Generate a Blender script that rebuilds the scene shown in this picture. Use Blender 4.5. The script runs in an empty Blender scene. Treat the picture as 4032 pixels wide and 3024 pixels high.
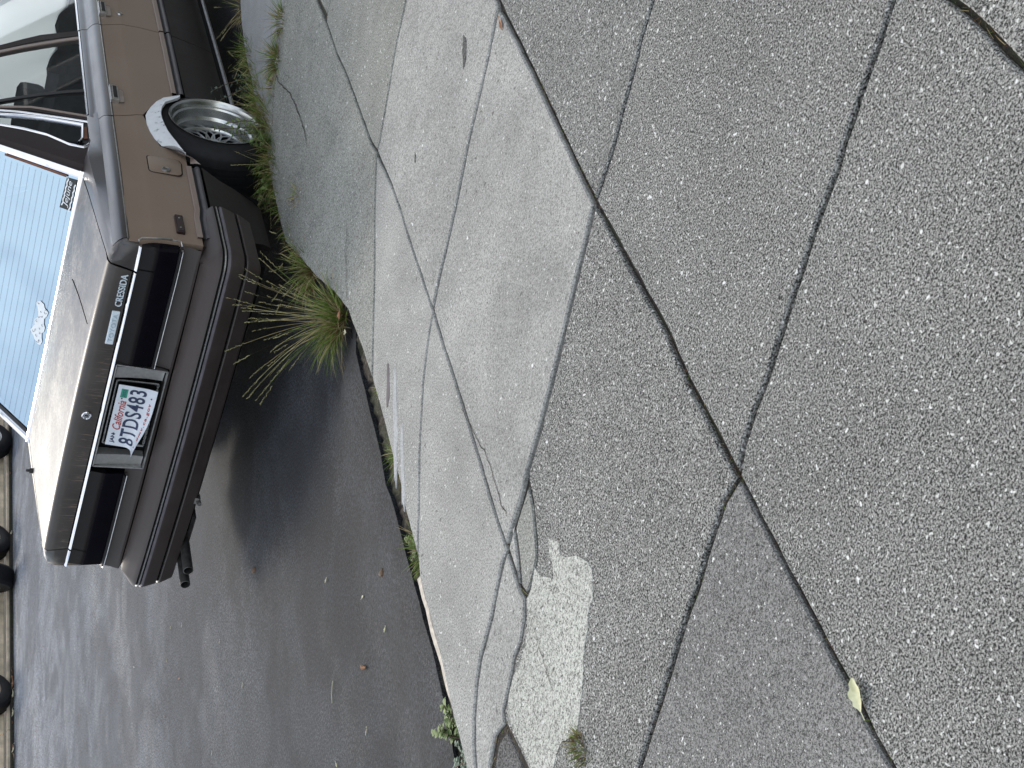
import bpy, bmesh, math, random
from mathutils import Vector, Matrix, noise as mnoise
from mathutils.geometry import delaunay_2d_cdt
random.seed(7)
rad = math.radians
S = bpy.context.scene
COL = S.collection

# ------------------------------------------------------------------ camera
def look(yaw, pitch, roll):
    cy, sy, cp, sp = math.cos(yaw), math.sin(yaw), math.cos(pitch), math.sin(pitch)
    f = Vector((cy*cp, sy*cp, -sp)); r = Vector((sy, -cy, 0)); u = r.cross(f)
    c, s = math.cos(roll), math.sin(roll)
    return f, c*r + s*u, -s*r + c*u
f_, r_, u_ = look(2.15936701, 0.435806712, 0.124267748)
cd = bpy.data.cameras.new('camera'); cam = bpy.data.objects.new('camera', cd); COL.objects.link(cam)
X, Y, Zc = -u_, r_, -f_                    # the photographer held the phone sideways: the picture lies on its side
cam.matrix_world = Matrix(((X.x, Y.x, Zc.x, 3.42530), (X.y, Y.y, Zc.y, -4.49272), (X.z, Y.z, Zc.z, 1.54041), (0, 0, 0, 1)))
cd.sensor_fit = 'HORIZONTAL'; cd.sensor_width = 36; cd.lens = 48.2557
cd.clip_start = 0.05; cd.clip_end = 600
S.camera = cam

# ------------------------------------------------------------------ sky, sun, exposure
SUN_EL, SUN_AZ = rad(36), rad(-50)          # azimuth measured from +Y towards +X
w = bpy.data.worlds.new('World'); S.world = w; w.use_nodes = True
nt = w.node_tree; nt.nodes.clear()
out = nt.nodes.new('ShaderNodeOutputWorld'); bg = nt.nodes.new('ShaderNodeBackground')
sky = nt.nodes.new('ShaderNodeTexSky'); sky.sky_type = 'NISHITA'; sky.sun_disc = False
sky.sun_elevation = SUN_EL; sky.sun_rotation = SUN_AZ; sky.dust_density = 1.5; sky.air_density = 1.0
tc = nt.nodes.new('ShaderNodeTexCoord'); nz = nt.nodes.new('ShaderNodeTexNoise')
nz.inputs['Scale'].default_value = 3.4; nz.inputs['Detail'].default_value = 4; nz.inputs['Roughness'].default_value = .55
cr = nt.nodes.new('ShaderNodeValToRGB'); cr.color_ramp.elements[0].position = .36; cr.color_ramp.elements[1].position = .60
mx = nt.nodes.new('ShaderNodeMix'); mx.data_type = 'RGBA'
nt.links.new(tc.outputs['Generated'], nz.inputs['Vector']); nt.links.new(nz.outputs['Fac'], cr.inputs['Fac'])
mulf = nt.nodes.new('ShaderNodeMath'); mulf.operation = 'MULTIPLY'; mulf.inputs[1].default_value = .66
nt.links.new(cr.outputs['Color'], mulf.inputs[0]); nt.links.new(mulf.outputs[0], mx.inputs['Factor'])
nt.links.new(sky.outputs['Color'], mx.inputs['A']); mx.inputs['B'].default_value = (11.2, 11.3, 11.3, 1)   # high thin cloud
nt.links.new(mx.outputs['Result'], bg.inputs['Color']); bg.inputs['Strength'].default_value = .12
nt.links.new(bg.outputs[0], out.inputs['Surface'])
sl = bpy.data.lights.new('sun', 'SUN'); sl.energy = 1.0; sl.angle = rad(14); sl.color = (1, .93, .82)
so = bpy.data.objects.new('sun', sl); COL.objects.link(so)
sd = Vector((math.sin(SUN_AZ)*math.cos(SUN_EL), math.cos(SUN_AZ)*math.cos(SUN_EL), math.sin(SUN_EL)))
so.rotation_euler = sd.to_track_quat('Z', 'Y').to_euler()
S.view_settings.view_transform = 'Standard'; S.view_settings.look = 'None'
S.view_settings.gamma = 1; S.view_settings.use_curve_mapping = False; S.view_settings.exposure = 0.66
S.render.film_transparent = False

# ------------------------------------------------------------------ materials
class NT:
    def __init__(s, name):
        s.m = bpy.data.materials.new(name); s.m.use_nodes = True; s.t = s.m.node_tree; s.n = s.t.nodes
        s.b = s.n['Principled BSDF']
        s.tc = s.n.new('ShaderNodeTexCoord')
    def node(s, typ, **kw):
        n = s.n.new(typ)
        for k, v in kw.items():
            setattr(n, k, v)
        return n
    def lk(s, a, b): s.t.links.new(a, b)
    def coord(s, scale=(1, 1, 1), rot=(0, 0, 0)):
        mp = s.node('ShaderNodeMapping'); mp.inputs['Scale'].default_value = scale; mp.inputs['Rotation'].default_value = rot
        s.lk(s.tc.outputs['Object'], mp.inputs['Vector']); return mp.outputs[0]
    def noise(s, scale, detail=3, rough=.55, co=None, dist=0):
        n = s.node('ShaderNodeTexNoise'); n.inputs['Scale'].default_value = scale
        n.inputs['Detail'].default_value = detail; n.inputs['Roughness'].default_value = rough; n.inputs['Distortion'].default_value = dist
        s.lk(co or s.tc.outputs['Object'], n.inputs['Vector']); return n.outputs['Fac']
    def voro(s, scale, out='Color', co=None, feature='F1'):
        n = s.node('ShaderNodeTexVoronoi', feature=feature); n.inputs['Scale'].default_value = scale
        s.lk(co or s.tc.outputs['Object'], n.inputs['Vector']); return n.outputs[out]
    def ramp(s, fac, stops, interp='LINEAR'):
        r = s.node('ShaderNodeValToRGB'); e = r.color_ramp.elements; r.color_ramp.interpolation = interp
        while len(e) < len(stops): e.new(.5)
        for i, (p, c) in enumerate(stops):
            e[i].position = p; e[i].color = (c, c, c, 1) if isinstance(c, (int, float)) else (*c, 1)
        s.lk(fac, r.inputs['Fac']); return r.outputs['Color']
    def mix(s, fac, a, b, blend='MIX'):
        m = s.node('ShaderNodeMix', data_type='RGBA', blend_type=blend)
        for sock, v in (('Factor', fac), ('A', a), ('B', b)):
            if isinstance(v, (int, float)): m.inputs[sock].default_value = v if sock == 'Factor' else (v, v, v, 1)
            elif isinstance(v, tuple): m.inputs[sock].default_value = (*v, 1)
            else: s.lk(v, m.inputs[sock])
        return m.outputs['Result']
    def math(s, op, a, b=0):
        m = s.node('ShaderNodeMath', operation=op)
        for i, v in enumerate((a, b)):
            if isinstance(v, (int, float)): m.inputs[i].default_value = v
            else: s.lk(v, m.inputs[i])
        return m.outputs[0]
    def bump(s, h, strength=.4, dist=.005):
        b = s.node('ShaderNodeBump'); b.inputs['Strength'].default_value = strength; b.inputs['Distance'].default_value = dist
        s.lk(h, b.inputs['Height']); s.lk(b.outputs[0], s.b.inputs['Normal'])
    def col(s, c):
        if isinstance(c, tuple): s.b.inputs['Base Color'].default_value = (*c, 1)
        else: s.lk(c, s.b.inputs['Base Color'])
    def rough(s, r):
        if isinstance(r, (int, float)): s.b.inputs['Roughness'].default_value = r
        else: s.lk(r, s.b.inputs['Roughness'])
    def spec(s, v): s.b.inputs['Specular IOR Level'].default_value = v
    def metal(s, v): s.b.inputs['Metallic'].default_value = v

def plain(name, c, rough=.6, metal=0, spec=.5, vary=.15, scale=18):
    t = NT(name); n = t.noise(scale, 4)
    lo = tuple(x*(1-vary) for x in c); hi = tuple(min(1, x*(1+vary)) for x in c)
    t.col(t.ramp(n, [(.3, lo), (.7, hi)])); t.rough(rough); t.metal(metal); t.spec(spec); return t.m

def concrete(name, dark, light, bal=.5, grain=95, fleck=.5, tint=(1, 1, 1), stain=.25, big=True, fine=260, relief=.6):
    """exposed-aggregate concrete: dark paste between light grains, a few big white chips"""
    t = NT(name)
    wob = t.node('ShaderNodeVectorMath', operation='ADD')
    ns = t.node('ShaderNodeTexNoise'); ns.inputs['Scale'].default_value = grain*.9; ns.inputs['Detail'].default_value = 2
    t.lk(t.tc.outputs['Object'], ns.inputs['Vector'])
    sc = t.node('ShaderNodeVectorMath', operation='SCALE'); sc.inputs['Scale'].default_value = .9/grain
    t.lk(ns.outputs['Color'], sc.inputs[0]); t.lk(t.tc.outputs['Object'], wob.inputs[0]); t.lk(sc.outputs[0], wob.inputs[1])
    co = wob.outputs[0]
    g1 = t.noise(grain*1.25, 3, .72, co)
    g2 = t.noise(fine*1.25, 2, .6)
    g = t.math('ADD', t.math('MULTIPLY', g1, .62), t.math('MULTIPLY', g2, .38))
    sp = .085
    base = t.ramp(g, [(max(0, bal-sp), tuple(dark*x for x in tint)), (min(1, bal+sp), tuple(light*x for x in tint))])
    st = t.noise(2.3, 5, .6); st2 = t.noise(9, 4, .6)
    stf = t.math('ADD', t.math('MULTIPLY', st, .65), t.math('MULTIPLY', st2, .35))
    base = t.mix(1.0, base, t.ramp(stf, [(.3, 1-stain), (.7, 1+stain*.6)]), 'MULTIPLY')
    h = g
    if big:
        f1 = t.ramp(t.noise(grain*.60, 1.5, .5, co), [(.71-.06*fleck, 0), (.745-.06*fleck, 1)])
        base = t.mix(f1, base, (.60, .60, .575))
        f2 = t.ramp(t.noise(grain*.27, 2, .5, co), [(.755-.045*fleck, 0), (.775-.045*fleck, 1)])
        base = t.mix(f2, base, (.70, .70, .68))
        f3 = t.ramp(t.noise(grain*.33, 2, .5, t.coord((1, 1, 1.7))), [(.27, .75), (.31, 0)])
        base = t.mix(f3, base, (dark*.55, dark*.53, dark*.5))
    t.col(base); t.rough(.9); t.spec(.25); t.bump(h, relief, .004); return t.m

M = {}
M['slab_light'] = concrete('light_broomed_concrete', .135, .425, .475, 155, .2, (1, .995, .94), .30, True, 360, .35)
M['slab_apron'] = concrete('weathered_apron_concrete', .10, .37, .49, 145, .38, (.985, 1, .91), .26, True, 300, .5)
M['slab_coarse'] = concrete('exposed_aggregate_concrete', .017, .42, .511, 178, .92, (1, .995, .935), .22, True, 230, .8)
M['slab_blue'] = concrete('bluish_aggregate_concrete', .035, .35, .508, 165, .75, (1, 1, .945), .2, True, 260, .7)
M['slab_fine'] = concrete('fine_grey_concrete', .048, .31, .50, 200, .4, (1, .99, .955), .14, True, 340, .55)
M['mortar'] = concrete('pale_mortar_skim', .09, .54, .475, 125, .4, (.99, 1, .91), .2, True, 230, .6)
M['dark_patch'] = concrete('dark_gravel_patch', .035, .20, .51, 140, .1, (1, .985, .96), .3, False, 240, .8)
M['smooth_conc'] = concrete('smooth_kerb_concrete', .20, .34, .47, 150, .1, (.97, 1, 1.01), .18, False, 420, .2)

def asphalt():
    t = NT('worn_asphalt')
    g = t.noise(105, 3, .75); g2 = t.noise(320, 1, .5)
    gg = t.math('ADD', t.math('MULTIPLY', g, .6), t.math('MULTIPLY', g2, .4))
    base = t.ramp(gg, [(.41, (.015, .018, .022)), (.50, (.057, .063, .071)), (.60, (.20, .208, .214))])
    lane = t.noise(1.0, 4, .55, t.coord((.9, .10, 1)), .4)
    lane2 = t.noise(1.0, 5, .6, t.coord((3.2, .30, 1)), .6)
    lf = t.math('ADD', t.math('MULTIPLY', lane, .5), t.math('MULTIPLY', lane2, .5))
    base = t.mix(1.0, base, t.ramp(lf, [(.34, (.66, .69, .73)), (.45, (.88, .90, .91)), (.54, (1.08, 1.07, 1.05)), (.62, (1.45, 1.38, 1.26)), (.70, (1.8, 1.66, 1.48))]), 'MULTIPLY')
    # the carriageway is worn paler, its far side lightened by painted glare, darker with sealer and drips by the gutter
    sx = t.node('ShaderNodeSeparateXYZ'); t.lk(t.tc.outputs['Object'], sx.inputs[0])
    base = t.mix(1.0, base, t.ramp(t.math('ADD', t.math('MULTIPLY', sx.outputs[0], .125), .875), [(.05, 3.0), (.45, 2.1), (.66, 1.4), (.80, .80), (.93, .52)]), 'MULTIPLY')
    p1 = t.noise(1.0, 5, .6, t.coord((1.5, .9, 1)), .5)
    base = t.mix(t.ramp(p1, [(.46, 0), (.53, .68), (.7, .85)]), base, t.mix(1.0, base, (.42, .44, .49), 'MULTIPLY'))
    # old oil-dark patch of sealer behind the parked car
    mp = t.node('ShaderNodeMapping'); mp.inputs['Location'].default_value = (-.12*1.25, 1.25*.72, 0); mp.inputs['Scale'].default_value = (1.25, .72, 0)
    t.lk(t.tc.outputs['Object'], mp.inputs['Vector']); ln = t.node('ShaderNodeVectorMath', operation='LENGTH'); t.lk(mp.outputs[0], ln.inputs[0])
    pd = t.math('ADD', ln.outputs['Value'], t.math('MULTIPLY', t.noise(2.4, 5, .6), .9))
    base = t.mix(t.ramp(pd, [(1.05, .72), (1.22, 0)]), base, t.mix(1.0, base, (.44, .48, .58), 'MULTIPLY'))
    blot = t.noise(4.1, 6, .7)
    base = t.mix(1.0, base, t.ramp(blot, [(.32, .66), (.5, 1.0), (.68, 1.3)]), 'MULTIPLY')
    crk = t.voro(2.2, 'Distance', None, 'DISTANCE_TO_EDGE')
    t.col(base); t.rough(.82); t.spec(.35); t.bump(gg, .7, .005); return t.m
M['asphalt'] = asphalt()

def soil(name, a, b, c):
    t = NT(name); n = t.noise(60, 5, .7); n2 = t.noise(9, 3)
    base = t.ramp(n, [(.35, a), (.55, b), (.72, c)])
    base = t.mix(t.ramp(n2, [(.45, 0), (.6, .55)]), base, (.035, .045, .018))
    t.col(base); t.rough(.95); t.bump(n, 1, .01); return t.m
M['soil'] = soil('joint_dirt', (.012, .010, .008), (.036, .030, .024), (.12, .09, .06))
M['gutter'] = soil('gutter_dirt', (.014, .012, .010), (.06, .048, .036), (.20, .16, .12))

def paint(name, c, fade=(.3, .3, .3), amount=.3, rough=.42, spec=.45, scale=3, streak=False, coat=.25):
    t = NT(name)
    n = t.noise(scale, 6, .65); n2 = t.noise(90, 3, .6)
    f = t.math('ADD', t.math('MULTIPLY', n, .72), t.math('MULTIPLY', n2, .28))
    t.col(t.mix(t.ramp(f, [(.38, 0), (.66, amount)]), c, fade))
    t.rough(t.ramp(f, [(.35, max(.05, rough-.08)), (.7, rough+.16)])); t.spec(spec)
    t.b.inputs['Coat Weight'].default_value = coat; t.b.inputs['Coat Roughness'].default_value = .25
    t.bump(n2, .05, .002)
    return t.m
M['brown'] = paint('faded_brown_paint', (.230, .165, .122), (.31, .245, .19), .5, .5, .4, 2.2, coat=.25)
M['dark'] = paint('dark_umber_paint', (.024, .019, .019), (.075, .068, .068), .3, .34, .5, 2.6, coat=.8)
M['roof'] = paint('matt_dark_roof_paint', (.028, .021, .020), (.05, .042, .040), .3, .6, .2, 3, coat=0)
M['dark_low'] = paint('dirty_dark_lower_paint', (.011, .009, .008), (.03, .025, .022), .5, .5, .3, 5, coat=.05)

def deck_paint():                     # lacquer failed: chalky, mottled, still dark underneath; sun glare painted in, paler to the left
    t = NT('chalky_deck_paint_glare')
    n = t.noise(5, 6, .65); n2 = t.noise(120, 3, .75); n3 = t.noise(45, 3, .7)
    f = t.math('ADD', t.math('MULTIPLY', n, .45), t.math('ADD', t.math('MULTIPLY', n2, .33), t.math('MULTIPLY', n3, .22)))
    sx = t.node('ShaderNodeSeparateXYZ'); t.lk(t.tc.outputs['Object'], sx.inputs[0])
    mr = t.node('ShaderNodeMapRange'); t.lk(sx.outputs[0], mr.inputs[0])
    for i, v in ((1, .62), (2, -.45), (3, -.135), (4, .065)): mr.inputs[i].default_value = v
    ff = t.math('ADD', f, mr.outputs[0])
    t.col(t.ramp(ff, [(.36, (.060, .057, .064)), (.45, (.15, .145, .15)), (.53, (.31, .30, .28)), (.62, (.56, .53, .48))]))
    t.rough(t.ramp(ff, [(.35, .34), (.6, .58)])); t.spec(.5); t.bump(n2, .12, .002); return t.m
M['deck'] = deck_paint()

def lidface_paint():                  # vertical rear face of the boot lid, with rusty run marks
    t = NT('rust_streaked_lid_paint')
    n = t.noise(3, 5, .6)
    base = t.ramp(n, [(.35, (.034, .028, .026)), (.7, (.075, .065, .059))])
    s = t.noise(1, 4, .7, t.coord((62, 1, 7)), 1.2)
    sz = t.node('ShaderNodeSeparateXYZ'); t.lk(t.tc.outputs['Object'], sz.inputs[0])
    mz = t.node('ShaderNodeMapRange'); t.lk(sz.outputs[2], mz.inputs[0])
    for i, v in ((1, .775), (2, .715), (3, 0), (4, 1)): mz.inputs[i].default_value = v
    mxn = t.node('ShaderNodeMapRange'); t.lk(sz.outputs[0], mxn.inputs[0])
    for i, v in ((1, .45), (2, .25), (3, 0), (4, 1)): mxn.inputs[i].default_value = v
    fac = t.math('MULTIPLY', t.math('MULTIPLY', t.ramp(s, [(.55, 0), (.70, .7)]), mz.outputs[0]), mxn.outputs[0])
    base = t.mix(fac, base, (.34, .24, .16))
    t.col(base); t.rough(.42); t.spec(.5); t.b.inputs['Coat Weight'].default_value = .15; return t.m
M['lidface'] = lidface_paint()
M['chrome'] = plain('bright_trim', (.80, .81, .83), .16, 1, .5, .06)
M['chrome_dull'] = plain('aged_trim', (.55, .55, .55), .32, 1, .5, .2, 60)
M['satin'] = plain('brushed_silver_panel', (.46, .46, .45), .38, .6, .5, .10, 80)
M['rubber'] = plain('black_rubber', (.014, .014, .015), .55, 0, .4, .3)
M['tyre'] = plain('tyre_rubber', (.008, .0085, .010), .7, 0, .4, .35, 25)
M['bumper'] = paint('sun_baked_bumper_plastic', (.040, .031, .028), (.085, .072, .067), .4, .42, .32, 4, coat=.04)
M['black'] = plain('black_void', (.006, .006, .006), .9, 0, .1, .2)
M['lens'] = plain('smoked_tail_lens', (.010, .008, .010), .22, 0, .16, .15)
M['lens_low'] = plain('smoked_lower_lens', (.004, .0035, .006), .18, 0, .14, .15)
M['marker'] = plain('dark_red_marker_lens', (.020, .009, .010), .25, 0, .5, .3)
M['rim'] = plain('polished_alloy', (.54, .55, .54), .24, 1, .5, .16, 14)
M['rim_face'] = plain('dull_alloy_spokes', (.34, .35, .36), .38, .8, .5, .2, 30)
M['steel'] = plain('worn_steel', (.28, .27, .26), .45, .9, .5, .3, 30)
M['exhaust'] = plain('sooty_exhaust', (.10, .098, .095), .45, .7, .5, .35, 40)
M['cloth'] = plain('grey_blue_seat_cloth', (.115, .125, .135), .95, 0, .2, .2)
M['cloth_pale'] = plain('pale_headrest_cloth', (.26, .28, .29), .95, 0, .2, .15)
M['interior'] = plain('dark_cabin_trim', (.035, .037, .040), .9, 0, .2, .2)
M['white_paint'] = plain('white_van_paint', (.78, .79, .78), .35, 0, .5, .05)

def flaky():                          # bare white filler with chips down to grey on the rolled arch
    t = NT('chipped_white_filler')
    n = t.noise(26, 6, .7); n2 = t.noise(9, 3)
    f = t.math('ADD', t.math('MULTIPLY', n, .6), t.math('MULTIPLY', n2, .4))
    t.col(t.ramp(f, [(.36, (.13, .12, .09)), (.40, (.34, .35, .35)), (.44, (.66, .69, .71)), (.7, (.78, .80, .82))])); t.rough(.55); t.bump(f, .3, .004); return t.m
M['flaky'] = flaky()

def glass(name, tint, refl, rough=.02, opaque=0, dust=(.5, .55, .6), gtint=(.93, .97, 1)):
    t = NT(name); t.n.remove(t.b); o = t.n['Material Output']
    tr = t.node('ShaderNodeBsdfTransparent'); tr.inputs['Color'].default_value = (*tint, 1)
    gl = t.node('ShaderNodeBsdfGlossy'); gl.inputs['Roughness'].default_value = rough; gl.inputs['Color'].default_value = (*gtint, 1)
    lw = t.node('ShaderNodeLayerWeight'); lw.inputs['Blend'].default_value = .35
    mr = t.node('ShaderNodeMapRange'); t.lk(lw.outputs['Fresnel'], mr.inputs[0]); mr.inputs[3].default_value = refl; mr.inputs[4].default_value = 1
    m1 = t.node('ShaderNodeMixShader'); t.lk(mr.outputs[0], m1.inputs[0]); t.lk(tr.outputs[0], m1.inputs[1]); t.lk(gl.outputs[0], m1.inputs[2])
    last = m1.outputs[0]
    if opaque:
        df = t.node('ShaderNodeBsdfDiffuse'); n = t.noise(7, 5, .6)
        t.lk(t.ramp(n, [(.3, tuple(x*.6 for x in dust)), (.7, dust)]), df.inputs['Color'])
        m2 = t.node('ShaderNodeMixShader'); n2 = t.noise(4, 4)
        t.lk(t.ramp(n2, [(.4, opaque*.5), (.65, opaque)]), m2.inputs[0]); t.lk(last, m2.inputs[1]); t.lk(df.outputs[0], m2.inputs[2]); last = m2.outputs[0]
    t.lk(last, o.inputs['Surface']); return t.m
M['glass_rear'] = glass('mirrored_rear_glass', (.10, .13, .15), .64, .03, .08, (.40, .50, .56), (.54, .72, .88))
M['glass_side'] = glass('side_window_glass', (.94, .98, .98), .03, .02, .0)
M['white_ink'] = plain('white_vinyl', (.80, .84, .86), .5, 0, .4, .05)
M['black_ink'] = plain('black_vinyl', (.02, .025, .024), .5, 0, .4, .1)
M['navy_ink'] = plain('navy_print', (.022, .036, .085), .5, 0, .4, .1)
M['red_ink'] = plain('red_print', (.42, .06, .055), .5, 0, .4, .1)
M['green_ink'] = plain('green_sticker', (.03, .27, .18), .5, 0, .4, .1)
M['plate'] = plain('white_plate_enamel', (.66, .70, .76), .4, 0, .5, .07, 30)
M['badge'] = plain('silver_badge', (.74, .82, .88), .4, .15, .5, .1, 60)
M['badge_raised'] = plain('silver_badge_letters', (.50, .60, .68), .4, .2, .5, .1, 60)
M['defrost'] = plain('defroster_line', (.10, .12, .14), .6)
M['rust'] = plain('rusty_seal', (.16, .075, .05), .8, 0, .2, .3)
M['board'] = plain('weathered_timber', (.66, .56, .43), .85, 0, .2, .3, 7)

def shade_mat():
    t = NT('white_shade_sheet'); o = t.n['Material Output']
    t.b.inputs['Base Color'].default_value = (.82, .87, .87, 1); t.rough(.8); t.spec(.2)
    tl = t.node('ShaderNodeBsdfTranslucent'); tl.inputs['Color'].default_value = (.93, .96, .96, 1)
    m = t.node('ShaderNodeMixShader'); m.inputs[0].default_value = .72; t.lk(t.b.outputs[0], m.inputs[1]); t.lk(tl.outputs[0], m.inputs[2]); t.lk(m.outputs[0], o.inputs['Surface']); return t.m
M['shade'] = shade_mat()
def leafmat(name, a, b, sc=30):
    t = NT(name); n = t.noise(sc, 3); t.col(t.ramp(n, [(.35, a), (.65, b)])); t.rough(.6); t.spec(.3)
    t.b.inputs['Subsurface Weight'].default_value = 0; return t.m
M['grass'] = leafmat('green_grass', (.075, .125, .018), (.20, .27, .055))
M['straw'] = leafmat('dry_straw', (.25, .20, .09), (.42, .34, .18))
M['thatch'] = leafmat('brown_thatch', (.085, .045, .022), (.21, .11, .05))
M['seed'] = leafmat('seed_heads', (.22, .21, .09), (.36, .33, .17))
M['weed'] = leafmat('weed_leaf', (.075, .125, .035), (.19, .26, .085))
M['weed_blue'] = leafmat('grey_green_leaf', (.07, .12, .085), (.15, .21, .16))
M['leaf_pale'] = leafmat('pale_yellow_leaf', (.50, .50, .30), (.68, .68, .46), 60)
M['leaf_brown'] = leafmat('brown_leaf', (.24, .12, .06), (.42, .22, .12), 60)
M['pod'] = leafmat('pale_pod', (.48, .46, .32), (.66, .62, .44), 60)
M['twig'] = leafmat('dark_twig', (.07, .045, .03), (.16, .10, .06), 60)
M['moss'] = leafmat('moss', (.05, .06, .015), (.17, .15, .05), 80)

# ------------------------------------------------------------------ builders
def link(name, me, parent=None, mats=()):
    o = bpy.data.objects.new(name, me); COL.objects.link(o)
    for m in mats: me.materials.append(m)
    if parent: o.parent = parent
    return o
class MB:
    def __init__(s): s.v = []; s.f = []; s.mi = []
    def add(s, vs, fs, mi=0):
        k = len(s.v); s.v += [tuple(v) for v in vs]; s.f += [tuple(i+k for i in f) for f in fs]; s.mi += [mi]*len(fs)
    def grid(s, rows, mi=0, close=False):
        n = len(rows[0]); vs = [p for r in rows for p in r]; fs = []
        for i in range(len(rows)-1):
            for j in range(n if close else n-1):
                a, b = i*n+j, i*n+(j+1) % n
                fs.append((a, b, b+n, a+n))
        s.add(vs, fs, mi)
    def box(s, lo, hi, mi=0):
        x0, y0, z0 = lo; x1, y1, z1 = hi
        s.add([(x0,y0,z0),(x1,y0,z0),(x1,y1,z0),(x0,y1,z0),(x0,y0,z1),(x1,y0,z1),(x1,y1,z1),(x0,y1,z1)],
              [(3,2,1,0),(4,5,6,7),(0,1,5,4),(1,2,6,5),(2,3,7,6),(3,0,4,7)], mi)
    def tube(s, pts, r, n=8, mi=0, cap=True):
        pts = [Vector(p) for p in pts]; rows = []
        rs = r if isinstance(r, (list, tuple)) else [r]*len(pts)
        for i, p in enumerate(pts):
            d = (pts[min(i+1, len(pts)-1)] - pts[max(i-1, 0)]).normalized()
            a = d.cross(Vector((0, 0, 1))); a = a.normalized() if a.length > 1e-4 else Vector((1, 0, 0)); b = d.cross(a)
            rows.append([p + rs[i]*(math.cos(t)*a + math.sin(t)*b) for t in [2*math.pi*k/n for k in range(n)]])
        s.grid(rows, mi, True)
        if cap:
            s.add(rows[0], [tuple(range(n))], mi); s.add(rows[-1], [tuple(range(n-1, -1, -1))], mi)
    def lathe(s, prof, c, n=40, mi=0):      # profile of (x, radius) around an axle along x
        rows = [[(x, c[1]+r*math.cos(t), c[2]+r*math.sin(t)) for t in [2*math.pi*k/n for k in range(n)]] for x, r in prof]
        s.grid(rows, mi, True)
    def obj(s, name, mats, parent=None, smooth=False, bevel=0, sharp=35):
        me = bpy.data.meshes.new(name); me.from_pydata(s.v, [], s.f)
        if not isinstance(mats, (list, tuple)): mats = [mats]
        for m in mats: me.materials.append(m)
        me.polygons.foreach_set('material_index', s.mi)
        bm = bmesh.new(); bm.from_mesh(me)
        bmesh.ops.remove_doubles(bm, verts=bm.verts, dist=1e-5)
        bmesh.ops.recalc_face_normals(bm, faces=bm.faces)
        if bevel: bmesh.ops.bevel(bm, geom=[e for e in bm.edges if len(e.link_faces) == 2 and e.calc_face_angle(0) > .5], offset=bevel, segments=2, affect='EDGES', profile=.5)
        for f in bm.faces: f.smooth = smooth
        if smooth:
            for e in bm.edges:
                if len(e.link_faces) == 2 and e.calc_face_angle(0) > rad(sharp): e.smooth = False
        bm.to_mesh(me); bm.free()
        o = bpy.data.objects.new(name, me); COL.objects.link(o)
        if parent: o.parent = parent
        return o
def tag(o, label=None, cat=None, group=None, kind=None):
    for k, v in (('label', label), ('category', cat), ('group', group), ('kind', kind)):
        if v: o[k] = v
    return o
def empty(name, loc=(0, 0, 0)):
    o = bpy.data.objects.new(name, None); COL.objects.link(o); o.location = loc; o.empty_display_size = .1; return o
def interp(tab, t):
    if t <= tab[0][0]: return tab[0][1]
    for (a, va), (b, vb) in zip(tab, tab[1:]):
        if t <= b: return va + (vb-va)*(t-a)/(b-a) if b > a else vb
    return tab[-1][1]
def sm(t): t = max(0, min(1, t)); return t*t*(3-2*t)
def text_mesh(body, size=1, shear=0, sx=1, extrude=0, spacing=1, bold=0):
    c = bpy.data.curves.new('txt', 'FONT'); c.body = body; c.size = size; c.shear = shear; c.extrude = extrude; c.offset = bold
    c.align_x = 'CENTER'; c.align_y = 'CENTER'; c.space_character = spacing; c.resolution_u = 4
    o = bpy.data.objects.new('txt', c); COL.objects.link(o)
    dg = bpy.context.evaluated_depsgraph_get(); me = bpy.data.meshes.new_from_object(o.evaluated_get(dg))
    COL.objects.unlink(o); bpy.data.objects.remove(o); bpy.data.curves.remove(c)
    xs = [v.co.x for v in me.vertices]; cx = (min(xs)+max(xs))/2; ys = [v.co.y for v in me.vertices]; cyy = (min(ys)+max(ys))/2
    for v in me.vertices: v.co.x = (v.co.x-cx)*sx; v.co.y -= cyy
    me.materials.clear()
    return me
def fit_text(body, width, height, shear=0, extrude=0, spacing=1, bold=0):
    me = text_mesh(body, 1, shear, 1, 0, spacing, bold)
    xs = [v.co.x for v in me.vertices]; ys = [v.co.y for v in me.vertices]
    kx = width/(max(xs)-min(xs)); ky = height/(max(ys)-min(ys))
    for v in me.vertices: v.co.x *= kx; v.co.y *= ky
    return me
def place_text(me, name, origin, ux, uy, mat, parent, depth=0):
    ux, uy = Vector(ux).normalized(), Vector(uy).normalized(); n = ux.cross(uy)
    bm = bmesh.new(); bm.from_mesh(me)
    if depth:
        r = bmesh.ops.extrude_face_region(bm, geom=list(bm.faces))
        bmesh.ops.translate(bm, verts=[g for g in r['geom'] if isinstance(g, bmesh.types.BMVert)], vec=(0, 0, depth))
        bmesh.ops.recalc_face_normals(bm, faces=bm.faces)
    for v in bm.verts:
        p = v.co.copy(); v.co = Vector(origin) + ux*p.x + uy*p.y + n*p.z
    bm.to_mesh(me); bm.free()
    return link(name, me, parent, [mat])

# ================================================================== ROAD AND GROUND
ASPH = [(3.0, 1.30), (-.30, 1.20), (-.45, 1.10), (-.55, 1.05), (-.735, .983), (-.903, .967), (-1.051, .949), (-1.233, .932), (-1.373, .900), (-1.447, .913),
        (-1.573, .898), (-1.724, .887), (-2.032, .863), (-2.244, .831), (-2.361, .793), (-3.2, .66), (-8, .2)]
ASPH_T = sorted(ASPH)
def road_z(x, y):
    xe = interp(ASPH_T, y)
    a = 1-sm((y+.80)/.42)
    z = .060*a*sm((x-(xe-.55))/.55)
    z += -.0045*(x+3)**2*.12 if x < -3 else 0
    return z + .004*mnoise.noise(Vector((x*.8, y*.8, 0)))
ys = [-9, -7, -5.5, -4.6] + [-4+.06*i for i in range(0, 80)] + [.9, 1.1, 1.5, 2, 3, 4, 5, 6, 8, 10, 12, 15, 20, 28, 40, 60, 90]
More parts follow.
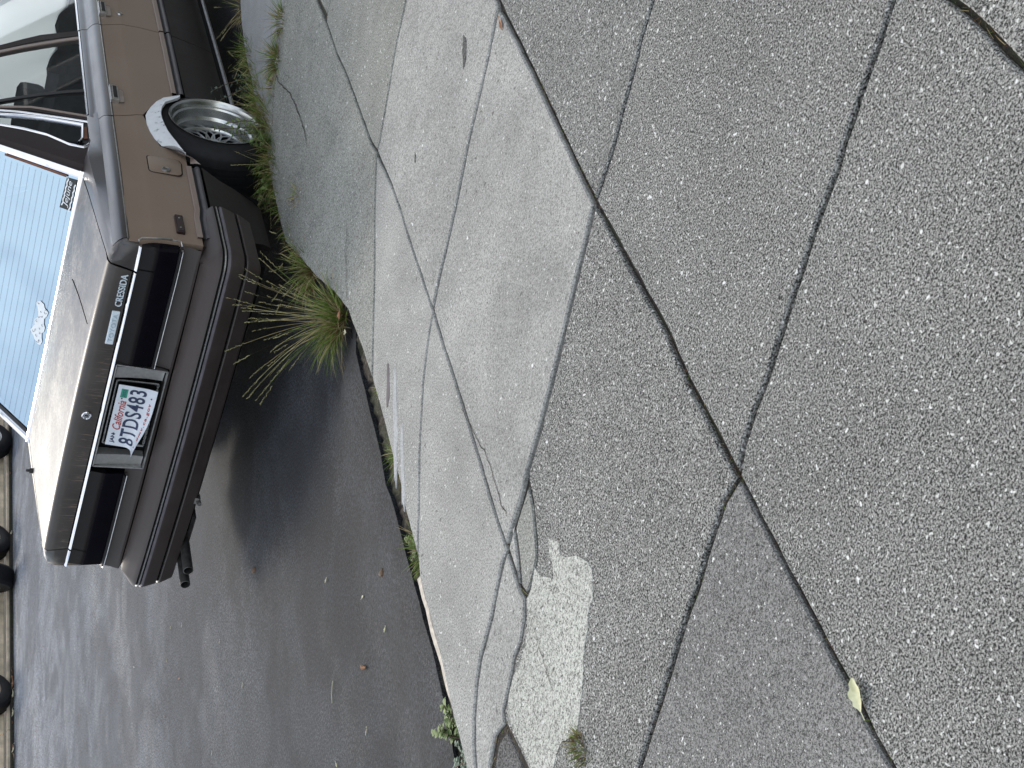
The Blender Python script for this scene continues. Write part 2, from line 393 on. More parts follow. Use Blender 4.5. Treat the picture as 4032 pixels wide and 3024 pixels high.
us = [0, .12, .25, .4, .52, .62, .70, .76, .81, .85, .88, .905, .925, .94, .955, .97, .98, .99, 1]
rows = []
for y in ys:
    xe = interp(ASPH_T, y) + .006*mnoise.noise(Vector((0, y*14, 3)))
    rows.append([(-7.3+(xe+7.3)*u, y, road_z(-7.3+(xe+7.3)*u, y)) for u in us] + [(xe+.004, y, -.04)])
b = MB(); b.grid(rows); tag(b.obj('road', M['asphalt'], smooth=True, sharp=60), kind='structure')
b = MB(); b.add([(-200, -200, -.12), (200, -200, -.12), (200, 300, -.12), (-200, 300, -.12)], [(0, 1, 2, 3)]); tag(b.obj('ground', M['soil']), kind='structure')

EDGE = [(.902, 1.0), (.877, .881), (.846, .753), (.843, .712), (.811, .417), (.804, .237), (.859, .072), (.945, -.228), (1.03, -.46), (1.085, -.664), (1.091, -.897), (1.09, -1.071),
        (1.075, -1.272), (1.056, -1.426), (1.049, -1.523), (1.027, -1.637), (1.017, -1.761), (.988, -1.863), (.977, -1.983), (.970, -2.079), (.948, -2.218), (.930, -2.321), (.917, -2.462), (.84, -2.8), (.72, -3.3)]
# dirt wedged between the asphalt and the slab edges
b = MB(); rr = []
for i in range(0, 110):
    y = -.42-.026*i
    xs_ = interp(sorted([(p[1], p[0]) for p in EDGE]), y); xa = min(interp(ASPH_T, y), xs_)
    rr.append([(xa-.01+(xs_+.03-xa)*u, y, .046+.016*mnoise.noise(Vector((xa*30+u*4, y*26, 1)))+.010*mnoise.noise(Vector((u*9, y*60, 4)))) for u in (0, .25, .5, .75, 1)])
b.grid(rr); tag(b.obj('gutter_dirt', M['gutter'], smooth=True), kind='structure')

A = [(2.353, -1.006), (2.339, -1.124), (2.314, -1.374), (2.292, -1.551), (2.263, -1.794), (2.248, -1.947), (2.219, -2.424), (2.197, -2.565), (2.189, -2.683), (2.178, -2.80), (2.176, -2.831), (2.157, -3.057), (2.149, -3.168), (2.142, -3.247), (2.141, -3.306), (2.129, -3.39), (2.128, -3.447)]
Bj = [(1.62, .53), (1.601, .288), (1.604, .116), (1.589, -.165), (1.578, -.381), (1.589, -.463), (1.588, -.682), (1.578, -.826), (1.561, -.974), (1.529, -1.324), (1.513, -1.436), (1.493, -1.635), (1.468, -1.862), (1.442, -2.042), (1.424, -2.213)]
X1 = [(1.589, -.463), (1.622, -.457), (1.73, -.41), (1.909, -.322), (2.055, -.278)]
LA = [(1.58, -.455), (1.451, -.606), (1.306, -.808), (1.09, -1.071)]
X2 = [(2.341, -1.033), (2.2, -1.088), (1.98, -1.158), (1.855, -1.21), (1.752, -1.248), (1.63, -1.285), (1.529, -1.324), (1.452, -1.362), (1.354, -1.428), (1.198, -1.585), (1.106, -1.7), (1.013, -1.808)]
X3 = [(2.692, -1.835), (2.611, -1.853), (2.533, -1.882), (2.456, -1.903), (2.374, -1.928), (2.279, -1.945), (2.248, -1.947), (1.845, -2.092), (1.739, -2.125), (1.628, -2.155), (1.552, -2.182), (1.484, -2.198), (1.424, -2.213), (1.381, -2.221), (1.324, -2.245), (1.26, -2.277), (1.148, -2.309), (1.095, -2.339), (1.027, -2.398)]
CR = [(1.478, -2.205), (1.449, -2.27), (1.412, -2.335), (1.418, -2.37), (1.388, -2.406), (1.338, -2.434), (1.289, -2.44), (1.257, -2.458), (1.203, -2.481), (1.165, -2.494), (1.151, -2.523), (1.087, -2.511), (1.021, -2.546)]
X4 = [(3.004, -2.598), (2.939, -2.618), (2.876, -2.631), (2.817, -2.646), (2.772, -2.657), (2.728, -2.674), (2.68, -2.682), (2.618, -2.696), (2.351, -2.772), (2.295, -2.781), (2.228, -2.8), (2.176, -2.831), (2.117, -2.829), (2.058, -2.844), (2.003, -2.859), (1.95, -2.879), (1.902, -2.886), (1.799, -2.918), (1.708, -2.944), (1.647, -2.963), (1.561, -2.986)]
CJ = [(3.05, -2.585), (3.058, -2.729), (3.057, -2.783), (3.052, -2.838), (3.047, -2.884), (3.04, -2.946)]
TAIL = [(1.027, -2.398), (.985, -2.45), (.93, -2.55), (.86, -2.8)]
CHR = [(1.451, -2.375), (1.517, -2.347), (1.539, -2.318), (1.587, -2.234), (1.607, -2.17)]
slabs = {
 'S0': ([(.902, 1.0), (.935, 1.02), (.981, 1.085), (1.108, 1.10), (1.209, 1.165), (1.414, 1.29), (1.64, 1.37), (1.66, 6), (1.25, 6), (1.08, 2.6), (1.061, 2.15), (1.009, 2.017), (.944, 1.749), (.923, 1.488), (.891, 1.263)], 'smooth_conc', -.006, .010),
 'S6a': (Bj[5::-1] + [(1.63, 1.36), (1.414, 1.288), (1.209, 1.162), (1.108, 1.097), (.981, 1.081)] + EDGE[0:12] + LA[2::-1], 'slab_apron', 0, .008),
 'S6b': (X1 + [(2.40, -.17), (2.43, .75), (1.63, .56)] + Bj[0:5], 'slab_apron', .002, .014),
 'S0b': ([(1.64, .57), (2.43, .76), (2.47, 6), (1.67, 6), (1.64, 1.37)], 'slab_apron', 0, .01),
 'S1': (X1 + [(2.40, -.17)] + A[0:1] + X2[0:7] + Bj[8:5:-1], 'slab_light', .003, .011),
 'S2': (X2[6::-1] + A[1:6] + X3[7:13] + Bj[13:8:-1], 'slab_light', .002, .014),
 'S3': (LA + EDGE[12:17] + X2[11:5:-1] + Bj[8:5:-1], 'slab_light', 0, .009),
 'S4': (X2[6:] + EDGE[17:24] + TAIL[::-1] + X3[17:11:-1] + Bj[13:9:-1], 'slab_light', 0, .008),
 'S5': (X3[12:] + TAIL[1:] + [(.90, -2.8)] + CR[:1:-1] + [(1.412, -2.33)], 'slab_light', -.002, .014),
 'S5b': ([(1.484, -2.198), (1.424, -2.213), (1.412, -2.33), (1.449, -2.27), (1.478, -2.205)], 'slab_light', -.003, .008),
 'S7': ([A[0]] + [(2.72, -.92), (3.12, -.80), (3.09, -1.72)] + X3[0:7] + A[4:0:-1], 'slab_blue', 0, .013),
 'S8': (X3[6::-1] + [(3.09, -1.72), (3.05, -2.585)] + X4[0:12] + A[9:5:-1], 'slab_coarse', .001, .014),
 'S9': (A[5:11] + X4[12:] + [(1.2, -3.09), (1.175, -2.666), (1.163, -2.583)] + CR[10:2:-1] + CHR + X3[9:6:-1], 'slab_coarse', 0, .017),
 'chunk': (CHR + [(1.552, -2.182), (1.484, -2.198)] + CR[0:4], 'slab_apron', -.004, .016),
 'S13': ([(1.151, -2.523), (1.163, -2.583), (1.169, -2.666), (1.19, -2.9), (.92, -2.8), (1.021, -2.546), (1.087, -2.511)], 'dark_patch', -.008, .030),
 'S10': (A[10:] + [(2.10, -4.2), (1.25, -4.0), (1.2, -3.09)] + X4[:11:-1], 'slab_fine', 0, .010),
 'S11': (X4[11::-1] + CJ + [(3.02, -3.75), (2.10, -4.2)] + A[:10:-1], 'slab_coarse', .001, .011),
 'S12': ([(3.12, -1.2)] + CJ + [(3.02, -3.75), (3.9, -3.5), (4.0, -1.0)], 'slab_coarse', .003, .016),
 'S14': ([(3.12, -.80), (3.12, -1.2), (4.0, -1.0), (4.05, .2), (2.40, -.17), (2.353, -1.0), (2.72, -.92)], 'slab_blue', 0, .01),
 'S15': ([(2.10, -4.2), (3.02, -3.75), (3.9, -3.5), (3.8, -6), (2.0, -6)], 'slab_coarse', 0, .01),
 'S16': ([(1.25, -4.0), (2.10, -4.2), (2.0, -6), (.9, -6)], 'slab_fine', 0, .01),
 'S17': ([(.74, -3.3), (.86, -2.82), (.92, -2.82), (1.19, -2.92), (1.2, -3.09), (1.25, -4.0), (.9, -6), (.4, -6)], 'slab_apron', -.004, .01),
}
ZS = .10
def poly_area(P): return sum(P[i][0]*P[(i+1) % len(P)][1]-P[(i+1) % len(P)][0]*P[i][1] for i in range(len(P)))/2
def resample(P, d=.03):
    o = []
    for i in range(len(P)):
        a, c = Vector(P[i]), Vector(P[(i+1) % len(P)]); L = (c-a).length
        n = max(1, int(L/d)) if L < 2.2 else max(1, int(L/.2))
        o += [a+(c-a)*k/n for k in range(n)]
    q = []
    for p in o:
        if not q or (p-q[-1]).length > .004: q.append(p)
    if (q[0]-q[-1]).length < .004: q.pop()
    return q
def offset(P, d):
    n = len(P); o = []
    for i in range(n):
        a, p, c = P[i-1], P[i], P[(i+1) % n]
        e1 = (p-a).normalized(); e2 = (c-p).normalized()
        n1, n2 = Vector((-e1.y, e1.x)), Vector((-e2.y, e2.x))
        m = n1+n2
        m = m/max(m.length_squared, .5)*2 if m.length > 1e-3 else n1
        o.append(p + m*d)
    return o
def prism(P, ztop, depth, gap, seed, jag=.0015, bev=.004):
    """slab with rounded arris and slightly broken edges from a plan polygon"""
    if poly_area(P) < 0: P = P[::-1]
    Q = resample(P)
    Q = offset(Q, gap/2)
    Q = [p + Vector((mnoise.noise(Vector((p.x*22, p.y*22, seed)))*jag*1.6+mnoise.noise(Vector((p.x*75, p.y*75, seed)))*jag, mnoise.noise(Vector((p.x*22, p.y*22, seed+9)))*jag*1.6+mnoise.noise(Vector((p.x*75, p.y*75, seed+9)))*jag)) for p in Q]
    R = offset(Q, bev)
    bm = bmesh.new()
    t = [bm.verts.new((p.x, p.y, ztop)) for p in R]
    o = [bm.verts.new((p.x, p.y, ztop-bev)) for p in Q]
    l = [bm.verts.new((p.x, p.y, ztop-depth)) for p in Q]
    n = len(Q)
    for i in range(n):
        j = (i+1) % n
        bm.faces.new((o[i], o[j], t[j], t[i])); bm.faces.new((l[i], l[j], o[j], o[i]))
    cap(bm, t)
    return bm
def cap(bm, t):
    V, _, F, ov, _, _ = delaunay_2d_cdt([v.co.xy for v in t], [], [list(range(len(t)))], 1, 1e-6)
    z = t[0].co.z; m = [t[o[0]] if o else bm.verts.new((v.x, v.y, z)) for v, o in zip(V, ov)]
    for f in F:
        try: bm.faces.new([m[i] for i in f])
        except ValueError: pass
fl = [(.95, 6), (1.02, 2.1), (.94, 1.4), (.93, .95)] + [(p[0]+.03, p[1]) for p in EDGE[2:]] + [(.45, -6), (4, -6), (4, 6)]
bm = bmesh.new(); cap(bm, [bm.verts.new((p[0], p[1], .089)) for p in fl])
me = bpy.data.meshes.new('sidewalk'); bm.to_mesh(me); bm.free()
sidewalk = tag(link('sidewalk', me, None, [M['soil']]), kind='structure')
for i, (k, (P, mt, dz, gap)) in enumerate(slabs.items()):
    bm = prism(P, ZS+dz, .15, gap, i*3.7)
    me = bpy.data.meshes.new('slab'); bm.to_mesh(me); bm.free()
    link('slab', me, sidewalk, [M[mt]])
# pale mortar skim smeared over the coarse slab, broken at its edge
PL = [(1.506, -2.36), (1.458, -2.384), (1.430, -2.394), (1.396, -2.428), (1.345, -2.455), (1.294, -2.462), (1.215, -2.50), (1.182, -2.516), (1.172, -2.53), (1.185, -2.591), (1.19, -2.673), (1.2, -2.78)]
PR = [(1.552, -2.45), (1.579, -2.354), (1.596, -2.363), (1.626, -2.404), (1.615, -2.417), (1.629, -2.457), (1.685, -2.525), (1.685, -2.564), (1.646, -2.6), (1.594, -2.642), (1.533, -2.676), (1.477, -2.732), (1.426, -2.773), (1.359, -2.757), (1.322, -2.747), (1.253, -2.78)]
bm = prism(PL[::-1]+PR, ZS+.0016, .02, .002, 55, .012, .0008)
me = bpy.data.meshes.new('mortar_skim'); bm.to_mesh(me); bm.free(); link('mortar_skim', me, sidewalk, [M['mortar']])
M['pale_scrape'] = concrete('pale_scraped_concrete', .26, .46, .46, 150, .1, (.98, 1, 1.01), .2, False, 400, .2)
# blackened scuff and two pits in the pale slabs
def blot(name, c, rx, ry, rot, mat, z, seed, jg=.001):
    P = []
    for k in range(22):
        t = 2*math.pi*k/22; r = 1+.55*mnoise.noise(Vector((math.cos(t)*1.7, math.sin(t)*1.7, seed)))
        x, y = rx*r*math.cos(t), ry*r*math.sin(t); P.append((c[0]+x*math.cos(rot)-y*math.sin(rot), c[1]+x*math.sin(rot)+y*math.cos(rot)))
    bm = prism(P, z, .003, 0, seed, jg, .0006); me = bpy.data.meshes.new(name); bm.to_mesh(me); bm.free(); return link(name, me, sidewalk, [mat])
blot('stain', (2.153, -.905), .052, .012, .9, M['dark_patch'], ZS+.0045, 3)
blot('stain', (1.753, -.815), .018, .006, 1.0, M['dark_patch'], ZS+.0045, 5)
blot('stain', (1.168, -1.206), .085, .011, .93, plain('purplish_stain', (.13, .115, .12), .9), ZS+.0015, 8)
blot('stain', (1.13, -1.36), .18, .016, .95, M['pale_scrape'], ZS+.0009, 12, .006)
blot('stain', (1.10, -1.50), .14, .012, .98, M['pale_scrape'], ZS+.0009, 13, .006)
blot('stain', (.995, -.665+.0), .02, .004, 1.2, M['black'], .0605, 15)

# hairline cracks, filled with dirt
def crack(P, wd, z=ZS+.0035):
    b = MB(); V = [Vector(p) for p in P]; a, c = [], []; sd_ = P[0][0]*50
    for i in range(len(V)-1):
        n = max(2, int((V[i+1]-V[i]).length/.012)); d = (V[i+1]-V[i]).normalized(); nn = Vector((-d.y, d.x))
        for k in range(n):
            p = V[i]+(V[i+1]-V[i])*k/n; p += nn*.005*mnoise.noise(Vector((p.x*45, p.y*45, sd_)))
            ww = wd*(.55+.7*abs(mnoise.noise(Vector((p.x*30, p.y*30, sd_+5)))))*min(1, .35+min(i*n+k, (len(V)-1-i)*n-k)/6)
            a.append((p.x-nn.x*ww, p.y-nn.y*ww, z)); c.append((p.x+nn.x*ww, p.y+nn.y*ww, z))
    b.grid([a, c]); o = b.obj('crack', M['soil'], sidewalk); return o
for P, wd in (([(1.174, 1.16), (1.162, 1.102), (1.16, .99), (1.214, .768), (1.22, .648), (1.223, .527), (1.217, .395), (1.193, .313)], .0030), ([(1.113, 1.05), (1.05, .96), (.995, .897)], .002),
              ([(1.276, -.374), (1.24, -.443), (1.208, -.458), (1.172, -.533), (1.137, -.577), (1.1, -.647)], .0022),
              ([(1.477, -1.72), (1.483, -1.78), (1.487, -1.833), (1.491, -1.879), (1.499, -1.936), (1.496, -1.988), (1.487, -2.046), (1.485, -2.083), (1.479, -2.114), (1.484, -2.147), (1.477, -2.172)], .0017),
              ([(1.415, -2.457), (1.402, -2.511), (1.399, -2.563), (1.391, -2.619), (1.398, -2.647)], .0012), ([(1.315, -2.753), (1.326, -2.744), (1.354, -2.744), (1.378, -2.76), (1.383, -2.789)], .0018),
              ([(1.654, -2.365), (1.638, -2.389), (1.616, -2.416), (1.59, -2.411)], .0016), ([(1.616, -2.416), (1.622, -2.435), (1.63, -2.457)], .0013)):
    crack(P, wd)
# pale broken arris left standing between the slab and the asphalt
AR_ = [(.948, -1.824), (.938, -1.899), (.939, -1.944), (.927, -2.018), (.926, -2.092), (.917, -2.173), (.909, -2.252), (.902, -2.30)]
bm = prism([(x+.002, y) for x, y in AR_]+[(x+.024, y-.01) for x, y in AR_[::-1]], .086, .05, .001, 71, .004, .003)
me = bpy.data.meshes.new('broken_arris'); bm.to_mesh(me); bm.free(); link('broken_arris', me, sidewalk, [plain('fresh_broken_concrete', (.55, .50, .43), .9, 0, .2, .25, 60)])

# ================================================================== THE PARKED CAR
car = tag(empty('parked_car', (0, 0, 0)), 'faded brown two tone saloon with deep dish rear wheel parked by the grassy kerb', 'car')
CX = .015
def mir(p): return (2*CX-p[0], p[1], p[2])
def both(name, mb, mats, smooth=False, labels=None, bevel=0, kids=None, parent=None):
    o = mb.obj(name, mats, parent or car, smooth, bevel)
    m2 = MB(); m2.v = [mir(v) for v in mb.v]; m2.f = [f[::-1] for f in mb.f]; m2.mi = mb.mi
    o2 = m2.obj(name, mats, parent or car, smooth, bevel)
    return o, o2
# flank section, bottom to top: (z, x)
PROF = [(.165, .800), (.20, .818), (.26, .833), (.33, .842), (.398, .846)]
PROF_MID = [(.458, .847), (.50, .849), (.56, .851), (.61, .8525), (.640, .8535), (.650, .852), (.68, .849), (.71, .8475), (.737, .846)]
PROF_SH = [(.743, .847), (.752, .844), (.762, .838), (.772, .828), (.7805, .814), (.786, .802), (.790, .795), (.800, .790), (.812, .784), (.818, .778)]
G = [(.16, 2.0), (.294, 2.01), (.414, 2.045), (.452, 2.045), (.557, 2.044), (.663, 2.023), (.737, 1.985), (.78, 2.01), (.83, 2.04)]
R = [(.16, 1.40), (.30, 1.385), (.438, 1.333), (.503, 1.289), (.567, 1.17), (.5995, 1.073), (.748, 1.014), (.79, 1.06), (.83, 1.14)]
AR = [(.16, .50), (.322, .594), (.344, .621), (.44, .741), (.456, .775), (.50, .79), (.56, .804), (.60, .96), (.605, 1.066)]   # rear edge of the arch
def rear_end(z):   # where the flank meets the tail lamp / bumper
    return interp([(.16, .20), (.40, .10), (.458, .055), (.53, .052), (.63, .046), (.70, .022), (.737, .024), (.745, .036), (.82, .036)], z)
def bow(y):        # gentle plan curvature of the flank towards the tail and the nose
    return -.012*max(0, (.55-y)/.55)**2 - .05*max(0, (y-3.4)/1.3)**2
def flank(prof, y0f, y1f, n):
    rows = []
    for z, x in prof:
        a, c = y0f(z), y1f(z)
        rows.append([(x+bow(a+(c-a)*i/n), a+(c-a)*i/n, z) for i in range(n+1)])
    return rows
def skin(name, prof, y0f, y1f, n, mat, parent=None):
    b = MB(); rows = flank(prof, y0f, y1f, n); b.grid(rows)
    th = .02                                      # folded edge going inboard so panels have thickness
    def inn(p): return (p[0]-th, p[1], p[2])
    for r in ([rr[0] for rr in rows], [rr[-1] for rr in rows]): b.grid([r, [inn(p) for p in r]])
    b.grid([rows[0], [inn(p) for p in rows[0]]])
    return b
gp = .0035
FD0 = lambda z: interp(G, z)+gp
FD1 = lambda z: 3.20
RD0 = lambda z: interp(R, z)+gp
RD1 = lambda z: interp(G, z)-gp
Q0 = lambda z: rear_end(z)
Q1 = lambda z: (interp(R, z)-gp) if z > .604 else interp(AR, z)-.001
for nm, a0, a1, n in (('rear_door', RD0, RD1, 10), ('front_door', FD0, FD1, 10)):
    objs = both(nm, skin(nm, PROF_MID, a0, a1, n, M['brown']), M['brown'], True)
    for o, sgn in zip(objs, (1, -1)):
        for prof, mt, pn in ((PROF, M['dark_low'], 'lower_panel'), (PROF_SH, M['dark'], 'shoulder')):
            b = skin(pn, prof, a0, a1, n, mt)
            if sgn < 0: b.v = [mir(v) for v in b.v]
            b.obj(pn, mt, o, True)
# quarter panel (its mid part split above and behind the wheel arch)
qp = both('quarter_panel', skin('q', PROF_MID, Q0, Q1, 14, M['brown']), M['brown'], True)
for o, sgn in zip(qp, (1, -1)):
    for prof, mt, pn in ((PROF, M['dark_low'], 'lower_panel'), (PROF_SH[:6], M['dark'], 'shoulder')):
        b = skin(pn, prof, Q0, Q1, 14, mt)
        if sgn < 0: b.v = [mir(v) for v in b.v]
        b.obj(pn, mt, o, True)
# front wings and nose (out of the picture, but there)
FA = [(.16, 3.36), (.40, 3.45), (.52, 3.55), (.60, 3.72), (.605, 3.9)]
def wing_prof(p): return [(z, x) for z, x in p]
wg = both('front_wing', skin('w', PROF_MID, lambda z: 3.205, lambda z: 4.62, 12, M['brown']), M['brown'], True)
for o, sgn in zip(wg, (1, -1)):
    b = skin('shoulder', PROF_SH[:6], lambda z: 3.205, lambda z: 4.62, 12, M['dark'])
    if sgn < 0: b.v = [mir(v) for v in b.v]
    b.obj('shoulder', M['dark'], o, True)
b = MB(); b.grid([[(CX-.82, y, .785+.0) for y in (3.18, 3.6, 4.2, 4.62)], [(CX-.4, y, z) for y, z in ((3.18, .85), (3.6, .845), (4.2, .82), (4.62, .76))], [(CX+.4, y, z) for y, z in ((3.18, .85), (3.6, .845), (4.2, .82), (4.62, .76))], [(CX+.82, y, .785) for y in (3.18, 3.6, 4.2, 4.62)]]); b.obj('bonnet', M['dark'], car, True)
b = MB(); b.box((CX-.79, 4.60, .46), (CX+.79, 4.66, .745)); b.obj('grille', M['rubber'], car)
b = MB(); b.box((CX-.84, 4.62, .26), (CX+.84, 4.76, .45)); b.obj('front_bumper', M['bumper'], car, False, .02)
for sx in (-1, 1):
    b = MB(); b.box((CX+sx*.55-.18, 4.655, .55), (CX+sx*.55+.18, 4.685, .70)); b.obj('headlight', M['chrome'], car, False, .01)
# sills
b = MB(); b.grid([[(.812, y, .172), (.806, y, .166), (.79, y, .150), (.74, y, .145)] for y in (1.40, 2, 2.7, 3.34)]); b.grid([[(.815, y, .174), (.826, y, .168), (.826, y, .160), (.806, y, .158)] for y in (1.40, 2, 2.7, 3.34)], 1)
both('sill', b, [M['dark_low'], M['chrome_dull']], True)
# side mouldings: painted step, black channel, grey rubber bead; one piece per panel
def moulding(y0, y1):
    b = MB(); n = 8
    prof = [(.458, .850, 0), (.455, .856, 0), (.437, .8565, 0), (.434, .851, 1), (.424, .850, 1), (.421, .857, 2), (.412, .860, 2), (.404, .857, 2), (.399, .849, 1)]
    for i in range(len(prof)-1):
        z0, x0, _ = prof[i]; z1, x1, mi = prof[i+1]
        yy = [y0+(y1-y0)*k/n for k in range(n+1)]
        zt = lambda y, z: z+.012-.010*min(1.0, max(0, y)/2)*1.0+(.008 if y < .3 else 0)
        b.grid([[(x0+bow(y), y, zt(y, z0)) for y in yy], [(x1+bow(y), y, zt(y, z1)) for y in yy]], mi)
    return b
mm = [paint('pinkish_moulding_paint', (.235, .175, .15), (.34, .28, .24), .5, .45, .4, 5), M['rubber'], plain('grey_rubber_bead', (.085, .08, .088), .4, 0, .5, .2)]
for y0, y1 in ((.10, .66), (1.35, 2.035), (2.05, 3.20), (3.21, 3.4)):
    both('side_moulding', moulding(y0, y1), mm, True)
# black backing inside the panel gaps, wheel-house walls and floor
b = MB(); b.box((CX-.78, .04, .21), (CX+.78, .52, .40)); b.box((CX-.80, 1.42, .15), (CX+.80, 4.5, .20)); b.box((CX-.50, .52, .17), (CX+.50, 1.42, .30)); b.obj('underbody', M['black'], car)
def inner_wall(yl, zt):
    b = MB(); b.grid([[(x, y, z) for y in yl] for x, z in ((.815, .46), (.822, .60), (.820, .735), (.805, .755), (.775, zt-.045))]); return b
both('inner_panel', inner_wall((.1, .6, 1.0, 1.06, 1.35, 2, 2.7, 3.2), .815), M['black'])
b = MB(); b.grid([[(.79, y, z) for y in (1.38, 2, 2.7, 3.2)] for z in (.19, .46)]); both('inner_sill', b, M['black'])
b = MB()
pts = [(interp(sorted([(q[1], q[0]) for q in R[:6]]), y), y) for y in (1.40,)]
arc = [(1.40, .18), (1.39, .30), (1.345, .45), (1.29, .53), (1.17, .60), (1.06, .635), (.96, .63), (.82, .59), (.78, .48), (.72, .43), (.60, .33), (.50, .18)]
b.grid([[(.835, y, z) for y, z in arc], [(.52, y, z) for y, z in arc]]); b.add([(.52, y, z) for y, z in arc], [tuple(range(len(arc)))]); both('wheel_house', b, M['black'])
# flared, hammered arch lip
outer = [(1.340, .430), (1.333, .445), (1.289, .503), (1.235, .538), (1.17, .567), (1.115, .587), (1.069, .599), (.984, .600), (.92, .592), (.86, .578), (.804, .553), (.79, .50), (.766, .455)]
inner = [(1.262, .440), (1.240, .452), (1.172, .512), (1.115, .532), (1.057, .542), (.998, .541), (.95, .536), (.894, .528), (.85, .515), (.80, .50), (.755, .485), (.73, .476), (.712, .470)]
b = MB(); rows = []
for k in range(5):
    t = k/4
    rows.append([(.8525+.034*math.sin(t*1.35)/math.sin(1.35)+.002*mnoise.noise(Vector((o[0]*30, o[1]*30, k))), o[0]+(i[0]-o[0])*t, o[1]+(i[1]-o[1])*t) for o, i in zip(outer, inner)])
rows.append([(p[0]-.012, p[1]+.004, p[2]-.004) for p in rows[-1]])
b.grid(rows); both('arch_lip', b, M['flaky'], True)
b = MB(); rows = []
o3 = [(.804, .548), (.785, .498), (.766, .455), (.745, .44), (.69, .445)]; i3 = [(.712, .470), (.705, .465), (.70, .455), (.69, .43), (.655, .40)]
for k in range(4):
    t = k/3; rows.append([(.851+.020*math.sin(t*1.5), o[0]+(i[0]-o[0])*t*.8, o[1]+(i[1]-o[1])*t*.8) for o, i in zip(o3, i3)])
b.grid(rows); both('arch_flare', b, mm[0], True)
# groove line under the shoulder (two-tone break)
b = MB()
for y0, y1 in ((.03, 1.008), (1.02, 1.98), (1.99, 3.2)):
    n = 6; yy = [y0+(y1-y0)*k/n for k in range(n+1)]
    b.grid([[(.8465+bow(y), y, .7365) for y in yy], [(.8488+bow(y), y, .7395) for y in yy], [(.8475+bow(y), y, .7425) for y in yy]])
both('pinstripe_bead', b, M['chrome_dull'], True)
b = MB(); b.grid([[(.8480+bow(y), y, .7345) for y in (.03, .5, 1, 2, 3.2)], [(.8480+bow(y), y, .7362) for y in (.03, .5, 1, 2, 3.2)]]); both('pinstripe', b, M['black'])

# ---- deck, boot lid, tail
def dz_(y): return .795+.0769*max(0, y)-.03*max(0, -y)
# quarter tops between lid gap and shoulder step
lid = [(.700, .715), (.717, .55), (.724, .40), (.732, .257), (.740, .13), (.744, .075)]
b = MB(); rows = []
for y in (1.125, 1.0, .90): rows.append([(.745, y, .815), (.760, y, .826), (.768, y, .824), (.776, y, .819), (.8015, y, .7862)])
for x, y in [(.700, .76)]+lid:
    zt = dz_(y)
    rows.append([(x+.0035, y, zt-.015), (x+.0035, y, zt), (x*.4+.776*.6, y, zt-.004), (.780+bow(y), y, zt-.013), (.8015+bow(y), y, .7862)])
rows.append([(.7445, .045, .783), (.7445, .045, .7965), (.758, .042, .794), (.773, .038, .789), (.791, .033, .7855)])
rows.append([(.7410, .020, .780), (.7405, .016, .7910), (.757, .015, .788), (.772, .014, .782), (.785, .016, .776)])
rows.append([(.7380, .012, .770), (.7375, .005, .7830), (.755, .006, .779), (.771, .008, .772), (.785, .012, .768)])
rows.append([(.7320, .012, .745), (.7315, .003, .7480), (.757, .003, .747), (.790, .004, .746), (.810, .009, .745)])
rows.append([(.722, .012, .712), (.7225, .003, .712), (.76, .003, .712), (.80, .006, .712), (.822, .012, .712)])
rows.append([(.716, .012, .699), (.7185, .003, .699), (.76, .003, .699), (.80, .006, .699), (.824, .012, .699)])
b.grid(rows)
E_ = [[(.791, .033, .7855), (.803, .033, .780), (.812, .032, .774), (.823, .031, .766), (.832, .030, .755), (.835, .030, .740)],
      [(.785, .016, .776), (.799, .018, .7745), (.814, .020, .770), (.824, .022, .762), (.830, .024, .752), (.831, .026, .738)],
      [(.785, .012, .768), (.798, .013, .767), (.811, .015, .763), (.820, .018, .757), (.827, .021, .749), (.830, .024, .736)],
      [(.810, .009, .745), (.814, .011, .745), (.819, .013, .744), (.824, .017, .742), (.828, .020, .739), (.830, .024, .734)],
      [(.822, .012, .712), (.824, .014, .712), (.826, .016, .712), (.828, .019, .712), (.830, .022, .712), (.831, .026, .712)],
      [(.824, .012, .699), (.825, .014, .699), (.827, .018, .699), (.829, .021, .699), (.830, .024, .699), (.831, .030, .699)]]
b.grid(E_)
both('rear_wing_top', b, M['dark'], True)
# boot lid: deck + rear face, closed shell
lidm = MB(); rows = []
NX = 14
def lid_half(y): return interp([(.0, .727), (.05, .740), (.075, .742), (.13, .737), (.257, .729), (.40, .721), (.55, .714), (.70, .697)], y)
for y in (.700, .62, .5, .36, .22, .12, .07, .045, .028):
    h = lid_half(y)-.0; rows.append([(CX+(h-CX)*(-1+2*i/NX), y+.012*(1-(1-2*i/NX)**2)*0, dz_(y)+.010*(1-(-1+2*i/NX)**2)) for i in range(NX+1)])
lidm.grid(rows)
edge_rows = [rows[-1]]
for y, z, h in ((.014, .7935, .735), (.004, .786, .732), (.001, .775, .730), (.000, .75, .725), (.000, .725, .720), (.001, .7035, .714)):
    edge_rows.append([(CX+(h-CX)*(-1+2*i/NX), y, z+.010*(1-(-1+2*i/NX)**2)*(1 if z > .77 else .0)) for i in range(NX+1)])
lidm.grid(edge_rows, 1)
for k in (0, NX):
    col = [r[k] for r in rows+edge_rows[1:]]; sg = 1 if k == 0 else -1
    lidm.grid([col, [(p[0]+sg*.012, p[1]+.008, p[2]-.03) for p in col]], 1)
lidm.grid([rows[0], [(p[0], p[1], p[2]-.03) for p in rows[0]]])
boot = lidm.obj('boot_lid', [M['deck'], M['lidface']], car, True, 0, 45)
b = MB(); b.box((CX-.70, .065, .50), (CX+.70, .69, .76)); b.obj('boot_void', M['black'], car)
# crack-like scratch on the deck
b = MB(); b.tube([(.355, .47, .8405), (.385, .30, .8265), (.409, .075, .8085)], .0016, 4); b.obj('deck_scratch', M['black'], boot)
